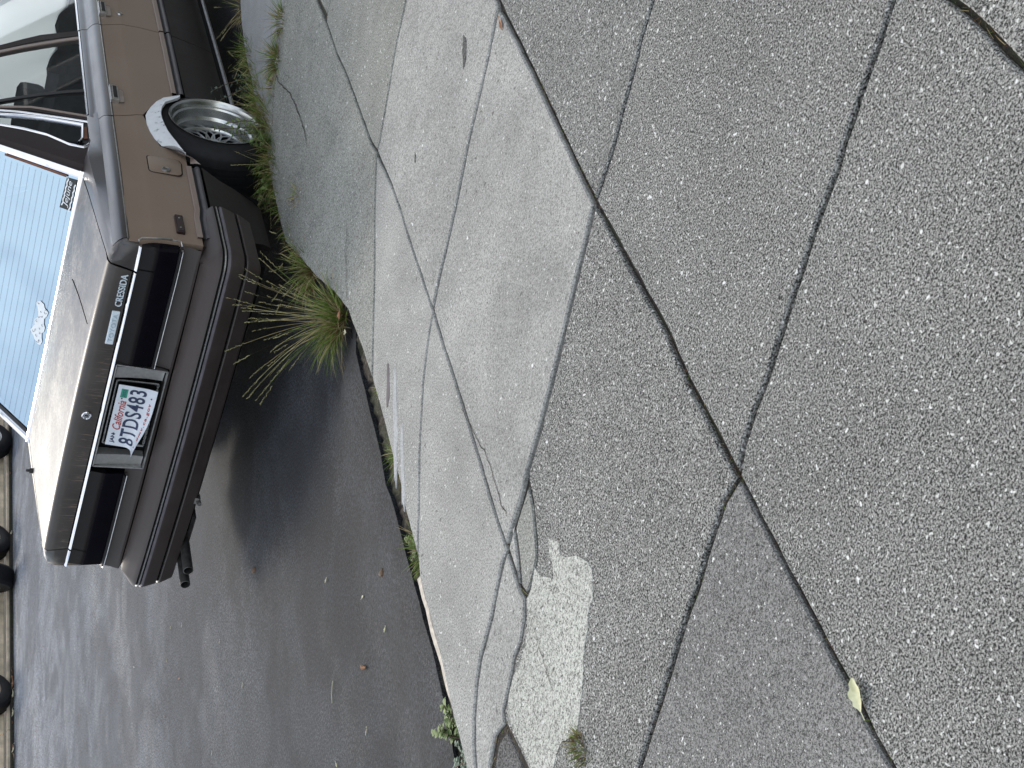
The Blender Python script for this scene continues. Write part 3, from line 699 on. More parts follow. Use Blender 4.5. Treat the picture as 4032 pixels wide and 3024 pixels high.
# boot lock
b = MB(); rows = []
for y, r in ((0, .019), (-.006, .019), (-.009, .016), (-.010, .0155), (-.006, .013), (-.0065, .0)):
    rows.append([(.030+r*math.cos(t), y, .749+r*math.sin(t)) for t in [2*math.pi*k/20 for k in range(20)]])
b.grid(rows, 0, True); lk = b.obj('boot_lock', M['chrome'], boot, True)
b = MB(); b.box((.0285, -.0085, .743), (.0315, -.0062, .755)); b.obj('key_slot', M['black'], lk)
# badges
b = MB(); b.box((.381, -.0055, .712), (.534, .001, .742)); bd = b.obj('maker_badge', M['badge'], boot, False, .0025)
place_text(fit_text('TOYOTA', .128, .017, spacing=1.1), 'lettering', (.4575, -.0056, .727), (1, 0, 0), (0, 0, 1), M['badge_raised'], bd, .0022)
place_text(fit_text('CRESSIDA', .142, .025), 'model_badge', (.6285, -.0008, .7265), (1, 0, 0), (0, 0, 1), M['badge'], boot, .006)
place_text(fit_text('CRESSIDA', .148, .029), 'badge_shadow_base', (.6285, -.0003, .7255), (1, 0, 0), (0, 0, 1), M['black_ink'], boot, .0012)
# bright strip over the lamps: lid piece and two wing pieces
def bar_x(x0, x1, z0, z1, yf, yo=.012, n=8):
    b = MB(); rows = []
    for dz, dy in ((0, yo), (0, -.003), (.12, -.007), (.5, -.0055), (1, .002), (1, yo)):
        rows.append([(x0+(x1-x0)*i/n, yf(x0+(x1-x0)*i/n)+dy, z0+(z1-z0)*dz) for i in range(n+1)])
    b.grid(rows); b.add([rows[k][0] for k in range(6)], [(0, 1, 2, 3, 4, 5)]); b.add([rows[k][-1] for k in range(6)], [(5, 4, 3, 2, 1, 0)])
    return b
def tail_y(x):
    h = abs(x-CX); return -.002 if h < .68 else -.002+.012*((h-.68)/.13)**2
bar_x(CX-.698, CX+.698, .6875, .6985, tail_y).obj('lid_trim_strip', M['chrome'], boot, True)
both('wing_trim_strip', bar_x(.722, .822, .6875, .6985, tail_y), M['chrome'], True)
# tail lamps: dark smoked lens in two tiers wrapping round the corner
def lampsurf(x0, x1, z0, z1, off, n=12, lean=0):
    rows = []
    for k in range(4):
        t = k/3; rows.append([(x0+(x1-x0)*i/n, tail_y(x0+(x1-x0)*i/n)+off+lean*t, z1+(z0-z1)*t) for i in range(n+1)])
    return rows
for sx in (1, -1):
    b = MB()
    x0, x1 = .290, .812
    up_ = lampsurf(x0, x1, .622, .684, .010, 14, -.010); lo_ = lampsurf(x0, x1, .549, .622, .000, 14, .012)
    b.grid(up_, 0); b.grid(lo_, 1)
    # wrap to the flank
    for g_, mi in ((up_, 0), (lo_, 1)):
        end = [r[-1] for r in g_]
        b.grid([end, [(p[0]+.009, p[1]+.009, p[2]) for p in end], [(p[0]+.014, .032+(.684-p[2])*.13, p[2]) for p in end], [(p[0]+.016, .045+(.684-p[2])*.13, p[2]) for p in end]], mi)
        st = [r[0] for r in g_]; b.grid([st, [(p[0], p[1]+.03, p[2]) for p in st]], mi)
    b.grid([[(x0, .0, .545), (x1, .018, .545)], [(x0, .05, .545), (x1, .05, .545)]], 1)
    if sx < 0: b.v = [mir(v) for v in b.v]
    lamp = b.obj('tail_lamp', [M['lens'], M['lens_low']], car, True, 0, 25)
    b = bar_x(x0, .824, .534, .5415, lambda x: tail_y(x)+.004)
    if sx < 0: b.v = [mir(v) for v in b.v]
    b.obj('lamp_trim', M['chrome_dull'], lamp, True)
    b = bar_x(x0, .822, .543, .5475, lambda x: tail_y(x)-.001)
    if sx < 0: b.v = [mir(v) for v in b.v]
    b.obj('lamp_gasket', M['rubber'], lamp)
    b = MB(); b.tube([(.838, .020, .700), (.836, .030, .700), (.842, .038, .69), (.8465, .046, .63), (.846, .054, .575), (.842, .052, .543), (.832, .035, .538)], .0032, 6)
    if sx < 0: b.v = [mir(v) for v in b.v]
    b.obj('lamp_surround', M['chrome_dull'], lamp, True)
    b = MB(); b.add([(.7205, tail_y(.72)+.0075, .683), (.7235, tail_y(.72)+.0075, .683), (.7275, tail_y(.73)-.003, .622), (.7245, tail_y(.73)-.003, .622)], [(0, 1, 2, 3)])
    if sx < 0: b.v = [mir(v) for v in b.v]
    b.obj('lens_joint', M['black'], lamp)
# plate recess with silver end panels
b = MB()
b.box((CX-.255, .045, .478), (CX+.275, .055, .686))
b.grid([[(CX-.255, .05, .684), (CX+.275, .05, .684)], [(CX-.255, .002, .6855), (CX+.275, .002, .6855)]])
rec = b.obj('plate_recess', M['black'], car)
b = MB(); fr = [(-.222, .680), (.290, .680), (.283, .481), (-.213, .481)]
def framebar(p, q, wd, y0, y1):
    p, q = Vector((p[0], 0, p[1])), Vector((q[0], 0, q[1])); d = (q-p).normalized(); n = Vector((0, 1, 0)).cross(d)*wd/2
    return [(v.x, y, v.z) for y in (y0, y1) for v in (p-n, p+n, q+n, q-n)]
for i in range(4):
    b.add(framebar(fr[i], fr[(i+1) % 4], .0055, -.006, .040), [(0, 1, 2, 3), (4, 7, 6, 5), (0, 4, 5, 1), (1, 5, 6, 2), (2, 6, 7, 3), (3, 7, 4, 0)])
b.obj('recess_frame', M['chrome_dull'], rec)
for x0, x1 in ((.2245, .281), (-.217, -.160)):
    b = MB(); b.grid([[(x0, .002, .675), (x1, -.004, .675)], [(x0, .012, .62), (x1, .004, .62)], [(x0, .018, .55), (x1, .010, .55)], [(x0+(-.004 if x0 > 0 else .002), .020, .488), (x1-.004, .012, .488)]])
    b.grid([[(x0, .002, .675), (x0, .012, .62), (x0, .018, .55), (x0, .020, .488)], [(x0, .045, .675), (x0, .045, .62), (x0, .045, .55), (x0, .045, .488)]])
    b.grid([[(x1, -.004, .675), (x1, .004, .62), (x1, .010, .55), (x1-.004, .012, .488)], [(x1, .045, .675), (x1, .045, .62), (x1, .045, .55), (x1, .045, .488)]])
    b.obj('silver_panel', M['satin'], rec, True)
# bent number plate
PW, PH = .303, .152; PX, PZ, PY = .047, .6535, -.004
def plate_pt(u, v, off=0):             # u 0..1 left to right, v 0..PH downwards
    bend = rad(88)*(1-sm(u*1.15))+rad(14)*sm(u*1.15)
    top = rad(6)
    y, z = PY, PZ; n = 24; th = 0
    for k in range(n):
        s = v*k/n; t = sm((s-.066-.02*u)/.055); th = top+bend*t; dv = v/n
        y -= math.sin(th)*dv; z -= math.cos(th)*dv
    x = PX + (u-.5)*PW
    return (x, y-math.cos(th)*off - .010*math.sin(u*math.pi)*0, z+math.sin(th)*off*1.0)
b = MB(); nu, nv = 24, 16
rw = [[plate_pt(i/nu, PH*j/nv) for i in range(nu+1)] for j in range(nv+1)]
b.grid(rw)
rb = [[plate_pt(i/nu, PH*j/nv, -.0012) for i in range(nu+1)] for j in range(nv+1)]; b.grid(rb, 1)
plate = b.obj('number_plate', [M['plate'], M['steel']], car, True)
def plate_text(body, u0, u1, v0, v1, mat, name, shear=0, spacing=1, bold=.012):
    me = fit_text(body, (u1-u0)*PW, v1-v0, shear, 0, spacing, bold)
    bm = bmesh.new(); bm.from_mesh(me)
    W2 = (u1-u0)*PW/2
    for k in range(1, 26):
        g = bm.verts[:]+bm.edges[:]+bm.faces[:]
        bmesh.ops.bisect_plane(bm, geom=g, plane_co=(-W2+2*W2*k/26, 0, 0), plane_no=(1, 0, 0))
    for k in range(1, 9):
        g = bm.verts[:]+bm.edges[:]+bm.faces[:]
        H2 = (v1-v0)/2; bmesh.ops.bisect_plane(bm, geom=g, plane_co=(0, -H2+2*H2*k/9, 0), plane_no=(0, 1, 0))
    for v in bm.verts:
        u = (u0+u1)/2+v.co.x/PW; vv = (v0+v1)/2-v.co.y
        v.co = Vector(plate_pt(u, max(0, vv), .0009))
    bm.to_mesh(me); bm.free(); return link(name, me, plate, [mat])
plate_text('8TDS483', .055, .955, .047, .113, M['navy_ink'], 'plate_number', 0, 1.12, .016)
plate_text('California', .27, .75, .010, .043, M['red_ink'], 'plate_state_script', .35, 1, .012)
plate_text('JAN', .045, .20, .014, .034, M['navy_ink'], 'plate_month', 0, 1, .03)
plate_text('dmv.ca.gov', .22, .78, .126, .142, M['red_ink'], 'plate_web_line', 0, 1.25, .03)
b = MB(); b.grid([[plate_pt(.80+.14*i/4, .014+.026*j/3, .0008) for i in range(5)] for j in range(4)]); gs = b.obj('year_sticker', M['green_ink'], plate)
plate_text('2022', .815, .925, .021, .033, M['navy_ink'], 'sticker_year').parent = plate
for u, v in ((.205, .022), (.785, .022), (.12, .134), (.86, .134)):
    b = MB(); b.add([plate_pt(u+.011*math.cos(t), v+.0035*math.sin(t)*1.0, .0014) for t in [2*math.pi*k/10 for k in range(10)]], [tuple(range(10))]); b.obj('plate_bolt', M['black_ink'], plate)
# chain-like chrome plate frame behind
b = MB()
P4 = [(-.112, .660), (.204, .660), (.204, .499), (-.112, .499)]
for i in range(4):
    p, q = P4[i], P4[(i+1) % 4]
    n = 12 if i % 2 == 0 else 7
    if i == 2:
        for ph in (0, 1):
            b.tube([(p[0]+(q[0]-p[0])*k/26, .020, p[1]+.004*math.sin(k*1.6+ph*math.pi)) for k in range(27)], .0022, 5)
    else:
        b.tube([(p[0]+(q[0]-p[0])*k/n, .016, p[1]+(q[1]-p[1])*k/n) for k in range(n+1)], .0042, 6)
b.obj('plate_frame', M['chrome_dull'], car, True)
# tail panel under the lamps
b = MB(); prof = [(.545, .022), (.532, .020), (.50, .014), (.475, .004), (.466, .004), (.456, .03), (.44, .05)]
def tp_rows(pr, x0, x1, n=8):
    return [[(x0+(x1-x0)*i/n, y+.018*(abs(x0+(x1-x0)*i/n-CX)/.818)**6, z) for i in range(n+1)] for z, y in pr]
b.grid(tp_rows(prof[3:], CX-.818, CX+.818, 16)); b.grid(tp_rows(prof[:4], CX-.818, -.222)); b.grid(tp_rows(prof[:4], .290, CX+.818))
b.obj('tail_panel', M['bumper'], car, True)
# bumper: ledge, twin bright beads in a black channel, lower face, groove, skirt; wraps round to the arches
def bumper_path(out_, n=7):
    hw = .848
    pts = [(hw+.004, .30), (hw+.004, .16), (hw, .05)]
    for k in range(n):
        t = math.pi/2*k/(n-1); pts.append((hw-.045+.045*math.cos(t), .0-.055*math.sin(t)+.0))
    pts += [(.62, -.068), (.4, -.077), (.2, -.081), (CX, -.083)]
    return pts
path = bumper_path(0)
full = path + [(2*CX-x, y) for x, y in path[-2::-1]]
def off_path(pth, d):
    V = [Vector(p) for p in pth]; o = []
    for i, p in enumerate(V):
        e = (V[min(i+1, len(V)-1)]-V[max(i-1, 0)]).normalized(); n = Vector((e.y, -e.x)); o.append(p - n*d if True else p)
    return o
bp = [(.452, -.085, 0), (.462, -.070, 0), (.466, -.055, 0), (.461, -.035, 0), (.440, -.010, 0), (.420, .016, 0), (.410, .027, 0), (.4035, .031, 0)]
ch = [(.4035, .031, 1), (.401, .024, 1), (.397, .024, 1)]
bd1 = [(.397, .024, 2), (.394, .031, 2), (.389, .031, 2), (.386, .025, 2)]
ch2 = [(.386, .025, 1), (.381, .025, 1)]
bd2 = [(.381, .025, 3), (.377, .033, 3), (.371, .033, 3)]
lowf = [(.371, .033, 0), (.362, .031, 0), (.335, .022, 0), (.316, .014, 0)]
gr = [(.316, .014, 1), (.311, .000, 1), (.305, .002, 1)]
sk = [(.305, .010, 0), (.300, .012, 0), (.275, .000, 0), (.246, -.016, 0), (.240, -.030, 0)]
b = MB()
offs = {}
def bump_row(z, d): return [(p.x, p.y, z) for p in off_path(full, d)]
for seg in (bp, ch, bd1, ch2, bd2, lowf, gr, sk):
    b.grid([bump_row(z, d) for z, d, _ in seg], seg[-1][2] if seg is not gr else 1)
b.grid([bump_row(.305, .002), bump_row(.305, .010)], 2)
# end caps
for e in (0, -1):
    b.add([bump_row(z, d)[e] for seg in (bp, lowf, sk) for z, d, _ in seg], [tuple(range(len(bp)+len(lowf)+len(sk)))], 0)
bump = b.obj('rear_bumper', [M['bumper'], M['black'], M['chrome_dull'], plain('purplish_bead', (.13, .12, .135), .35, 0, .5, .2)], car, True, 0, 28)
b = MB(); b.box((-.330, -.065, .228), (-.300, -.035, .252)); b.tube([(-.315, -.06, .236), (-.315, -.085, .232)], .010, 8); b.obj('tow_hook', M['steel'], car)
# exhaust tips
for x, z in ((-.600, .228), (-.682, .223)):
    b = MB(); c = 14; rows = []
    for y, r in ((.30, .020), (-.17, .0215), (-.185, .0215), (-.186, .0185), (-.10, .018)):
        rows.append([(x+r*math.cos(t)+(.02 if y > 0 else 0), y, z+r*math.sin(t)) for t in [2*math.pi*k/16 for k in range(16)]])
    b.grid(rows, 0, True); b.add(rows[-1], [tuple(range(16))], 1); b.obj('exhaust_pipe', [M['exhaust'], M['black']], car, True)
b = MB(); b.box((-.72, .05, .18), (-.50, .62, .27)); b.obj('silencer', M['exhaust'], car, False, .03)
# fuel flap, marker, handles, locks
b = MB(); fx = .8555
FF = [(.692, .612), (.688, .619), (.680, .6225), (.575, .6225), (.563, .618), (.560, .606), (.562, .510), (.570, .498), (.582, .491), (.668, .486), (.690, .495), (.699, .512)]
def ring(P, x, s): cy = sum(p[0] for p in P)/len(P); cz = sum(p[1] for p in P)/len(P); return [(x, cy+(p[0]-cy)*s, cz+(p[1]-cz)*s) for p in P]
b.add(ring(FF, fx-.002, 1.055), [tuple(range(len(FF)))], 1); b.grid([ring(FF, fx-.003, 1.0), ring(FF, fx, .99), ring(FF, fx+.0015, .955)], 0, True); b.add(ring(FF, fx+.0015, .955), [tuple(range(len(FF)))], 0)
ff = b.obj('fuel_flap', [M['brown'], M['black']], car, True)
b = MB(); b.lathe([(fx+.001, .019), (fx+.007, .018), (fx+.009, .014), (fx+.006, .010), (fx+.006, 0)], (0, .586, .556), 18); b.obj('flap_lock', M['steel'], ff, True)
b = MB(); b.box((.838, .108, .5225), (.858, .234, .5555)); mk = b.obj('side_marker', M['marker'], car, False, .005)
for y in (.135, .207):
    b = MB(); b.lathe([(.858, .004), (.8605, .003), (.8605, 0)], (0, y, .539), 8); b.obj('marker_screw', M['steel'], mk)
for nm, y0 in (('rear_door', 1.215), ('front_door', 2.165)):
    for sgn in (1, -1):
        dr = [o for o in car.children if o.name.startswith(nm)][0 if sgn > 0 else 1]
        b = MB()
        b.box((.846, y0-.072, .706), (.868, y0+.072, .741), 0); b.box((.867, y0-.060, .711), (.8695, y0+.060, .731), 1)
        cup = [(.8515, y0-.060, .705), (.8515, y0+.060, .705), (.8535, y0+.060, .690), (.8535, y0+.050, .682), (.8535, y0-.050, .682), (.8535, y0-.060, .690)]
        b.add(cup, [(0, 1, 2, 3, 4, 5)], 2)
        if sgn < 0: b.v = [mir(v) for v in b.v]
        b.obj('door_handle', [M['chrome_dull'], M['rubber'], plain('scuffed_handle_cup', (.36, .31, .28), .3, .2, .5, .2)], dr, False, .0015)
        if nm == 'front_door':
            b = MB(); b.lathe([(.8535, .014), (.860, .012), (.8605, 0)], (0, 2.155, .640), 14)
            if sgn < 0: b.v = [mir(v) for v in b.v]
            b.obj('door_lock', M['chrome_dull'], dr, True)

# ---- greenhouse
TG = .37
def gx(z, d=0): return .762-TG*(z-.815)+d        # tumblehome plane of the side glass
ROOF = 1.215
def pt(y, z, d=0): return (gx(z, d), y, z)
def strip(ptsA, ptsB, d0, d1, mb, mi=0):          # band lying on the glass plane with thickness
    a = [pt(y, z, d0) for y, z in ptsA]; c = [pt(y, z, d0) for y, z in ptsB]
    a1 = [pt(y, z, d1) for y, z in ptsA]; c1 = [pt(y, z, d1) for y, z in ptsB]
    mb.grid([a1, a, c, c1], mi)
def ridge(ptsA, ptsB, d, h, mb, mi=0):
    m_ = [((a[0]+c[0])/2, (a[1]+c[1])/2) for a, c in zip(ptsA, ptsB)]
    q1 = [(a[0]*.75+c[0]*.25, a[1]*.75+c[1]*.25) for a, c in zip(ptsA, ptsB)]; q2 = [(a[0]*.25+c[0]*.75, a[1]*.25+c[1]*.75) for a, c in zip(ptsA, ptsB)]
    mb.grid([[pt(y, z, dd) for y, z in P] for P, dd in ((ptsA, -.01), (ptsA, d), (q1, d+h*.8), (m_, d+h), (q2, d+h*.8), (ptsB, d), (ptsB, -.01))], mi)
# belt trim: bright bead over black rubber
b = MB()
for y0, y1 in ((.915, 1.135), (1.145, 2.035), (2.05, 3.05)):
    yy = [y0+(y1-y0)*k/6 for k in range(7)]
    b.grid([[(.764, y, .826) for y in yy], [(.769, y, .8255) for y in yy], [(.772, y, .820) for y in yy], [(.770, y, .814) for y in yy]], 0)
    b.grid([[(.770, y, .8145) for y in yy], [(.7745, y, .812) for y in yy], [(.777, y, .806) for y in yy]], 1)
both('belt_trim', b, [M['chrome'], M['rubber']], True)
# B pillar, door frames, divider
b = MB()
zz = [.815, .90, .985, 1.06, 1.16, ROOF]
bf = [(2.060, z) if z < 1.0 else (2.061-(z-1.0)*.42, z) for z in zz]; bm_ = [(y-.048, z) for y, z in bf]
br = [(1.962, .815), (1.955, .90), (1.944, .985), (1.932, 1.06), (1.907, 1.16), (1.89, ROOF)]
mid = [((a[0]*.5+c[0]*.5)-.006, a[1]) for a, c in zip(bf, br)]; mid2 = [(y-.006, z) for y, z in mid]
strip(bf, mid, .004, -.02, b, 0); strip(mid2, [(y+.026, z) for y, z in br], .004, -.02, b, 0); strip([(y+.026, z) for y, z in br], br, .006, -.02, b, 1)
both('centre_pillar', b, [M['roof'], mm[0]], False)
b = MB(); dv = [(1.405, .818), (1.418, .90), (1.421, .995), (1.418, 1.07), (1.407, 1.16), (1.40, ROOF)]
strip([(y+.006, z) for y, z in dv], [(y-.020, z) for y, z in dv], .004, -.012, b, 0); both('window_divider', b, M['rubber'])
re_ = [(1.142, .821), (1.218, .927), (1.265, .99), (1.297, 1.037), (1.338, 1.159), (1.352, ROOF)]
b = MB(); strip([(y+.010, z) for y, z in re_], [(y-.008, z) for y, z in re_], .005, -.015, b, 1); strip([(y-.008, z) for y, z in re_], [(y-.030, z) for y, z in re_], .003, -.015, b, 0)
both('door_frame', b, [M['roof'], mm[0]])
# quarter light with bright frame
c1 = [(1.090, .824), (1.150, .91), (1.209, .999), (1.262, 1.08), (1.302, 1.159), (1.318, ROOF)]
c2 = [(1.072, .842), (1.130, .92), (1.187, .999), (1.232, 1.08), (1.267, 1.159), (1.283, ROOF)]
b = MB()
ridge([(y+.008, z) for y, z in c1], [(y-.006, z) for y, z in c1], .003, .007, b, 0)
ridge([(y+.006, z) for y, z in c2], [(y-.009, z) for y, z in c2], .003, .009, b, 0)
ridge([(1.076, .848), (.945, .855), (.918, .868)], [(1.076, .838), (.940, .844), (.905, .862)], .003, .008, b, 0)
oo = [(.882, .826), (.866, .838), (.861, .850), (.905, .905), (1.015, .985), (1.095, 1.07), (1.162, 1.159), (1.19, ROOF)]
ridge([(y+.012, z+.004) for y, z in oo], [(y-.008, z-.004) for y, z in oo], .003, .009, b, 0)
ridge([(1.135, .822), (.90, .822), (.876, .830)], [(1.135, .812), (.90, .811), (.864, .824)], .004, .008, b, 0)
both('quarter_frame', b, M['chrome'], True)
b = MB(); strip([(y-.009, z) for y, z in c2], [(.925, .856), (.945, .90), (1.005, .97), (1.08, 1.06), (1.19, 1.159), (1.21, ROOF)], -.002, -.006, b); both('quarter_glass', b, M['glass_side'])
b = MB(); strip([(1.135, .822), (1.09, .844), (.91, .850)], [(1.10, .820), (.90, .822), (.875, .826)], .002, -.01, b)
strip([(1.042, .842), (.934, .844)], [(1.042, .829), (.934, .830)], .006, -.002, b, 1); both('quarter_plaque', b, [M['rubber'], M['rust']])
b = MB(); strip([(y-.004, z) for y, z in c1], [(y+.004, z) for y, z in c2], .003, -.01, b); both('quarter_channel', b, M['rubber'])
# glazing in the doors
def pane(name, L, Rr):
    b = MB(); strip(L, Rr, 0, -.004, b); return both(name, b, M['glass_side'])
pane('door_glass', [(y, z) for y, z in br], [(y+.006, z) for y, z in dv]); pane('vent_glass', [(y-.020, z) for y, z in dv], [(y+.010, z) for y, z in re_])
pane('front_door_glass', [(3.05, .815), (2.98, .90), (2.88, .985), (2.77, 1.06), (2.62, 1.16), (2.52, ROOF)], bf)
b = MB(); strip([(3.09, .815), (3.02, .90), (2.92, .985), (2.81, 1.06), (2.66, 1.16), (2.56, ROOF)], [(3.05, .815), (2.98, .90), (2.88, .985), (2.77, 1.06), (2.62, 1.16), (2.52, ROOF)], .004, -.03, b); both('front_pillar', b, M['dark'])
# sail panel (C pillar): from quarter frame back to the rear glass
def gl_half(z): return .703-.315*(z-.85)*.98     # rear glass edge narrows upwards
def gl_y(z): return .715+(z-.85)*1.0
b = MB(); rows = []
for z, yo in ((.815, .868), (.826, .860), (.85, .856), (.905, .897), (.985, 1.007), (1.07, 1.087), (1.159, 1.154), (ROOF, 1.182)):
    ye = gl_y(max(z, .845))+.010; xe = gl_half(max(z, .845))+.014
    yb = (yo*.35+ye*.65)
    rows.append([pt(yo, z, .005), pt(yo*.6+yb*.4, z, .006), pt(yb, z, .003), (gx(z)*.45+xe*.55+.010, yb*.25+ye*.75, z), (xe, ye, z)])
b.grid(rows); both('sail_panel', b, M['roof'], True)
# rear screen
def gp_(u, z, d=0):                                # u -1..1, slightly bowed
    bowd = .018*(1-u*u); y = gl_y(z)-bowd; return (CX+(gl_half(z)-CX)*u, y-d*.707, z+d*.707)
b = MB(); zs = [.849+.356*k/8 for k in range(9)]
b.grid([[gp_(-1+2*i/12, z) for i in range(13)] for z in zs]); rg = b.obj('rear_window', M['glass_rear'], car, True)
b = MB()
for k in range(14):
    z = .880+.0225*k
    b.grid([[gp_(-.93+1.86*i/12, z-.00028, .0016) for i in range(13)], [gp_(-.93+1.86*i/12, z+.00028, .0016) for i in range(13)]])
b.obj('defroster_wires', M['defrost'], rg)
b = MB()
for sx in (-1, 1):
    rows = []
    for w_, d in ((1.028, -.004), (1.026, .010), (1.002, .013), (.978, .006), (.976, 0)):
        rows.append([gp_(sx*w_, z, d) for z in zs])
    b.grid(rows)
rows = []
for dzz, d in ((-.008, -.006), (-.007, .008), (.001, .012), (.008, .008), (.009, 0)):
    rows.append([gp_(-1.028+2.056*i/12, .849+dzz, d) for i in range(13)])
b.grid(rows)
b.obj('rear_window_frame', M['chrome'], rg, True)
b = MB(); b.grid([[gp_(u, z, .006) for z in (.90, .97, 1.05, 1.13)] for u in (.955, .972)]); b.obj('rusted_seal', M['rust'], rg)
b = MB()
for u0, u1 in ((-.975, -.945),): b.grid([[gp_(u, z, .004) for z in zs] for u in (u0, u1)])
b.obj('glass_seal', M['rubber'], rg)
b = MB(); b.grid([[(CX-.70, .66, .836), (CX+.70, .66, .836)], [(CX-.70, .735, .847), (CX+.70, .735, .847)]]); b.obj('scuttle', M['rubber'], car)
# stickers on the screen
def on_glass(x, z, d=.003):
    u = (x-CX)/(gl_half(z)-CX); return gp_(u, z, d)
b = MB(); b.add([on_glass(.514, .906), on_glass(.656, .900), on_glass(.670, .863), on_glass(.526, .867)], [(3, 2, 1, 0)]); sk1 = b.obj('black_sticker', M['black_ink'], rg)
gx_, gy_ = Vector((1, -.02, -.03)).normalized(), Vector((0, .707, .707))
def glass_text(body, xc, zc, wd, ht, mat, par, name, d=.0042, shear=.15):
    me = fit_text(body, wd, ht, shear); bm = bmesh.new(); bm.from_mesh(me)
    for v in bm.verts:
        p = v.co.copy(); v.co = Vector(on_glass(xc+p.x-.02*p.y, zc+p.y*.707-.03*p.x, d))
    bm.to_mesh(me); bm.free(); return link(name, me, par, [mat])
glass_text('Jejune', .592, .884, .118, .030, M['white_ink'], sk1, 'sticker_word')
for zc, sgn in ((.898, 1), (.870, -1)):
    b = MB(); n = 16
    up_ = [on_glass(.527+.128*k/n - (.006 if sgn < 0 else -.002), zc-.0042*k/n+.0022+.0016*math.sin(k*1.9+zc*50), .0042) for k in range(n+1)]
    dn_ = [on_glass(.527+.128*k/n - (.006 if sgn < 0 else -.002), zc-.0042*k/n-.0022+.0016*math.sin(k*1.9+zc*50), .0042) for k in range(n+1)]
    b.grid([up_, dn_]); b.obj('sticker_flourish', M['white_ink'], sk1)
cat = [(.031, .922), (.048, .910), (.043, .894), (.028, .889), (.017, .872), (-.005, .875), (-.027, .883), (-.050, .880), (-.064, .873), (-.085, .874), (-.101, .881), (-.122, .878), (-.138, .873), (-.160, .878), (-.165, .888), (-.150, .902), (-.134, .912), (-.118, .925), (-.100, .919), (-.079, .913), (-.066, .916), (-.055, .917), (-.045, .911), (-.031, .906), (-.012, .909), (.010, .915), (.022, .921)]
b = MB(); b.add([on_glass(x, z) for x, z in cat], [tuple(range(len(cat)))]); sk2 = b.obj('white_sticker', M['white_ink'], rg)
for k, (x, z) in enumerate([(.033, .913), (.022, .884), (-.03, .903), (-.055, .908), (-.06, .884), (-.10, .906), (-.112, .913), (-.14, .884), (-.15, .890), (-.02, .893), (-.085, .893), (-.105, .889), (.0, .898), (.008, .882), (-.125, .898)]):
    a = random.uniform(0, 3.14); l = random.uniform(.003, .006); b = MB()
    b.tube([on_glass(x+l*math.cos(a+t), z+l*.8*math.sin(a+t), .0045) for t in (0, .8, 1.6, 2.4, 3.2, 4.0)], .0007, 4); b.obj('sticker_mark', M['navy_ink'], sk2)
# roof, windscreen
b = MB(); rows = []
for y, z, h in ((gl_y(ROOF)-.012, 1.205, .60), (1.16, 1.235, .598), (1.35, 1.262, .596), (1.8, 1.278, .594), (2.2, 1.27, .59), (2.45, 1.245, .585), (2.56, 1.215, .58)):
    rows.append([(CX+(h+.02)*s_, y, z-.05*abs(s_)**4+.0) for s_ in (-1, -.93, -.8, -.5, 0, .5, .8, .93, 1)])
b.grid(rows); b.obj('roof', M['roof'], car, True)
b = MB(); b.grid([[(CX+s_*h, y+.05*abs(s_), z) for s_ in (-1, -.5, 0, .5, 1)] for y, z, h in ((2.56, 1.21, .575), (2.8, 1.04, .66), (3.06, .85, .73))]); b.obj('windscreen', M['glass_side'], car, True)
# cabin
b = MB(); b.box((CX-.70, .70, .30), (CX+.70, 3.15, .34)); b.box((CX-.70, .72, .34), (CX+.70, 1.02, .815)); b.obj('parcel_shelf', M['interior'], car)
b = MB(); b.box((CX-.68, 2.95, .40), (CX+.68, 3.15, .86)); b.obj('dashboard', M['interior'], car, False, .03)
def seat(x0, x1, y, zt, mat):
    b = MB(); b.grid([[(x0, y-.02, .48), (x1, y-.02, .48)], [(x0+.01, y-.09, .70), (x1-.01, y-.09, .70)], [(x0+.04, y-.15, zt), (x1-.04, y-.15, zt)], [(x0+.05, y-.20, zt+.01), (x1-.05, y-.20, zt+.01)], [(x0+.03, y-.25, zt-.04), (x1-.03, y-.25, zt-.04)], [(x0, y-.18, .60), (x1, y-.18, .60)], [(x0, y-.14, .40), (x1, y-.14, .40)]])
    b.box((x0, y-.05, .36), (x1, y+.48, .50)); return b.obj('seat', mat, car, True)
seat(CX+.08, CX+.62, 2.12, .93, M['cloth']); seat(CX-.62, CX-.08, 2.12, .93, M['cloth']); seat(CX-.64, CX+.64, 1.22, .88, M['cloth'])
for x in (-.42, .42): b = MB(); b.box((CX+x-.15, .98, .84), (CX+x+.15, 1.08, .955)); b.obj('headrest', M['cloth_pale'], car, True, .035)
for x in (-.35, .35): b = MB(); b.box((CX+x-.13, 1.90, .93), (CX+x+.13, 1.99, 1.06)); b.obj('headrest', M['cloth'], car, True, .035)
b = MB(); n = 24; ring_ = [[(CX-.35+(.19+.012*math.cos(p))*math.cos(t), 2.78+.012*math.sin(p)-.10*math.sin(t), .88+(.15+.012*math.cos(p))*math.sin(t)) for p in [2*math.pi*k/6 for k in range(6)]] for t in [2*math.pi*k/n for k in range(n+1)]]
b.grid(ring_, 0, True); b.obj('steering_wheel', M['interior'], car, True)
# white folded sun shade standing inside the windscreen
b = MB(); rows = []
for i in range(21):
    x = CX-.64+1.28*i/20; fo = .018*(1 if i % 4 < 2 else -1)+.010*math.sin(i*1.3)
    rows.append([(x, 3.00-.05*abs(x)+fo, .80), (x, 2.90-.05*abs(x)+fo*.8, .90), (x*.97, 2.76+fo*.7, 1.0), (x*.93, 2.64+fo*.5, 1.10), (x*.88, 2.50, 1.21)])
b.grid(rows); ss = b.obj('sun_shade', M['shade'], None, True); tag(ss, 'crumpled white sun shade standing inside the windscreen of the parked brown car', 'sun shade')
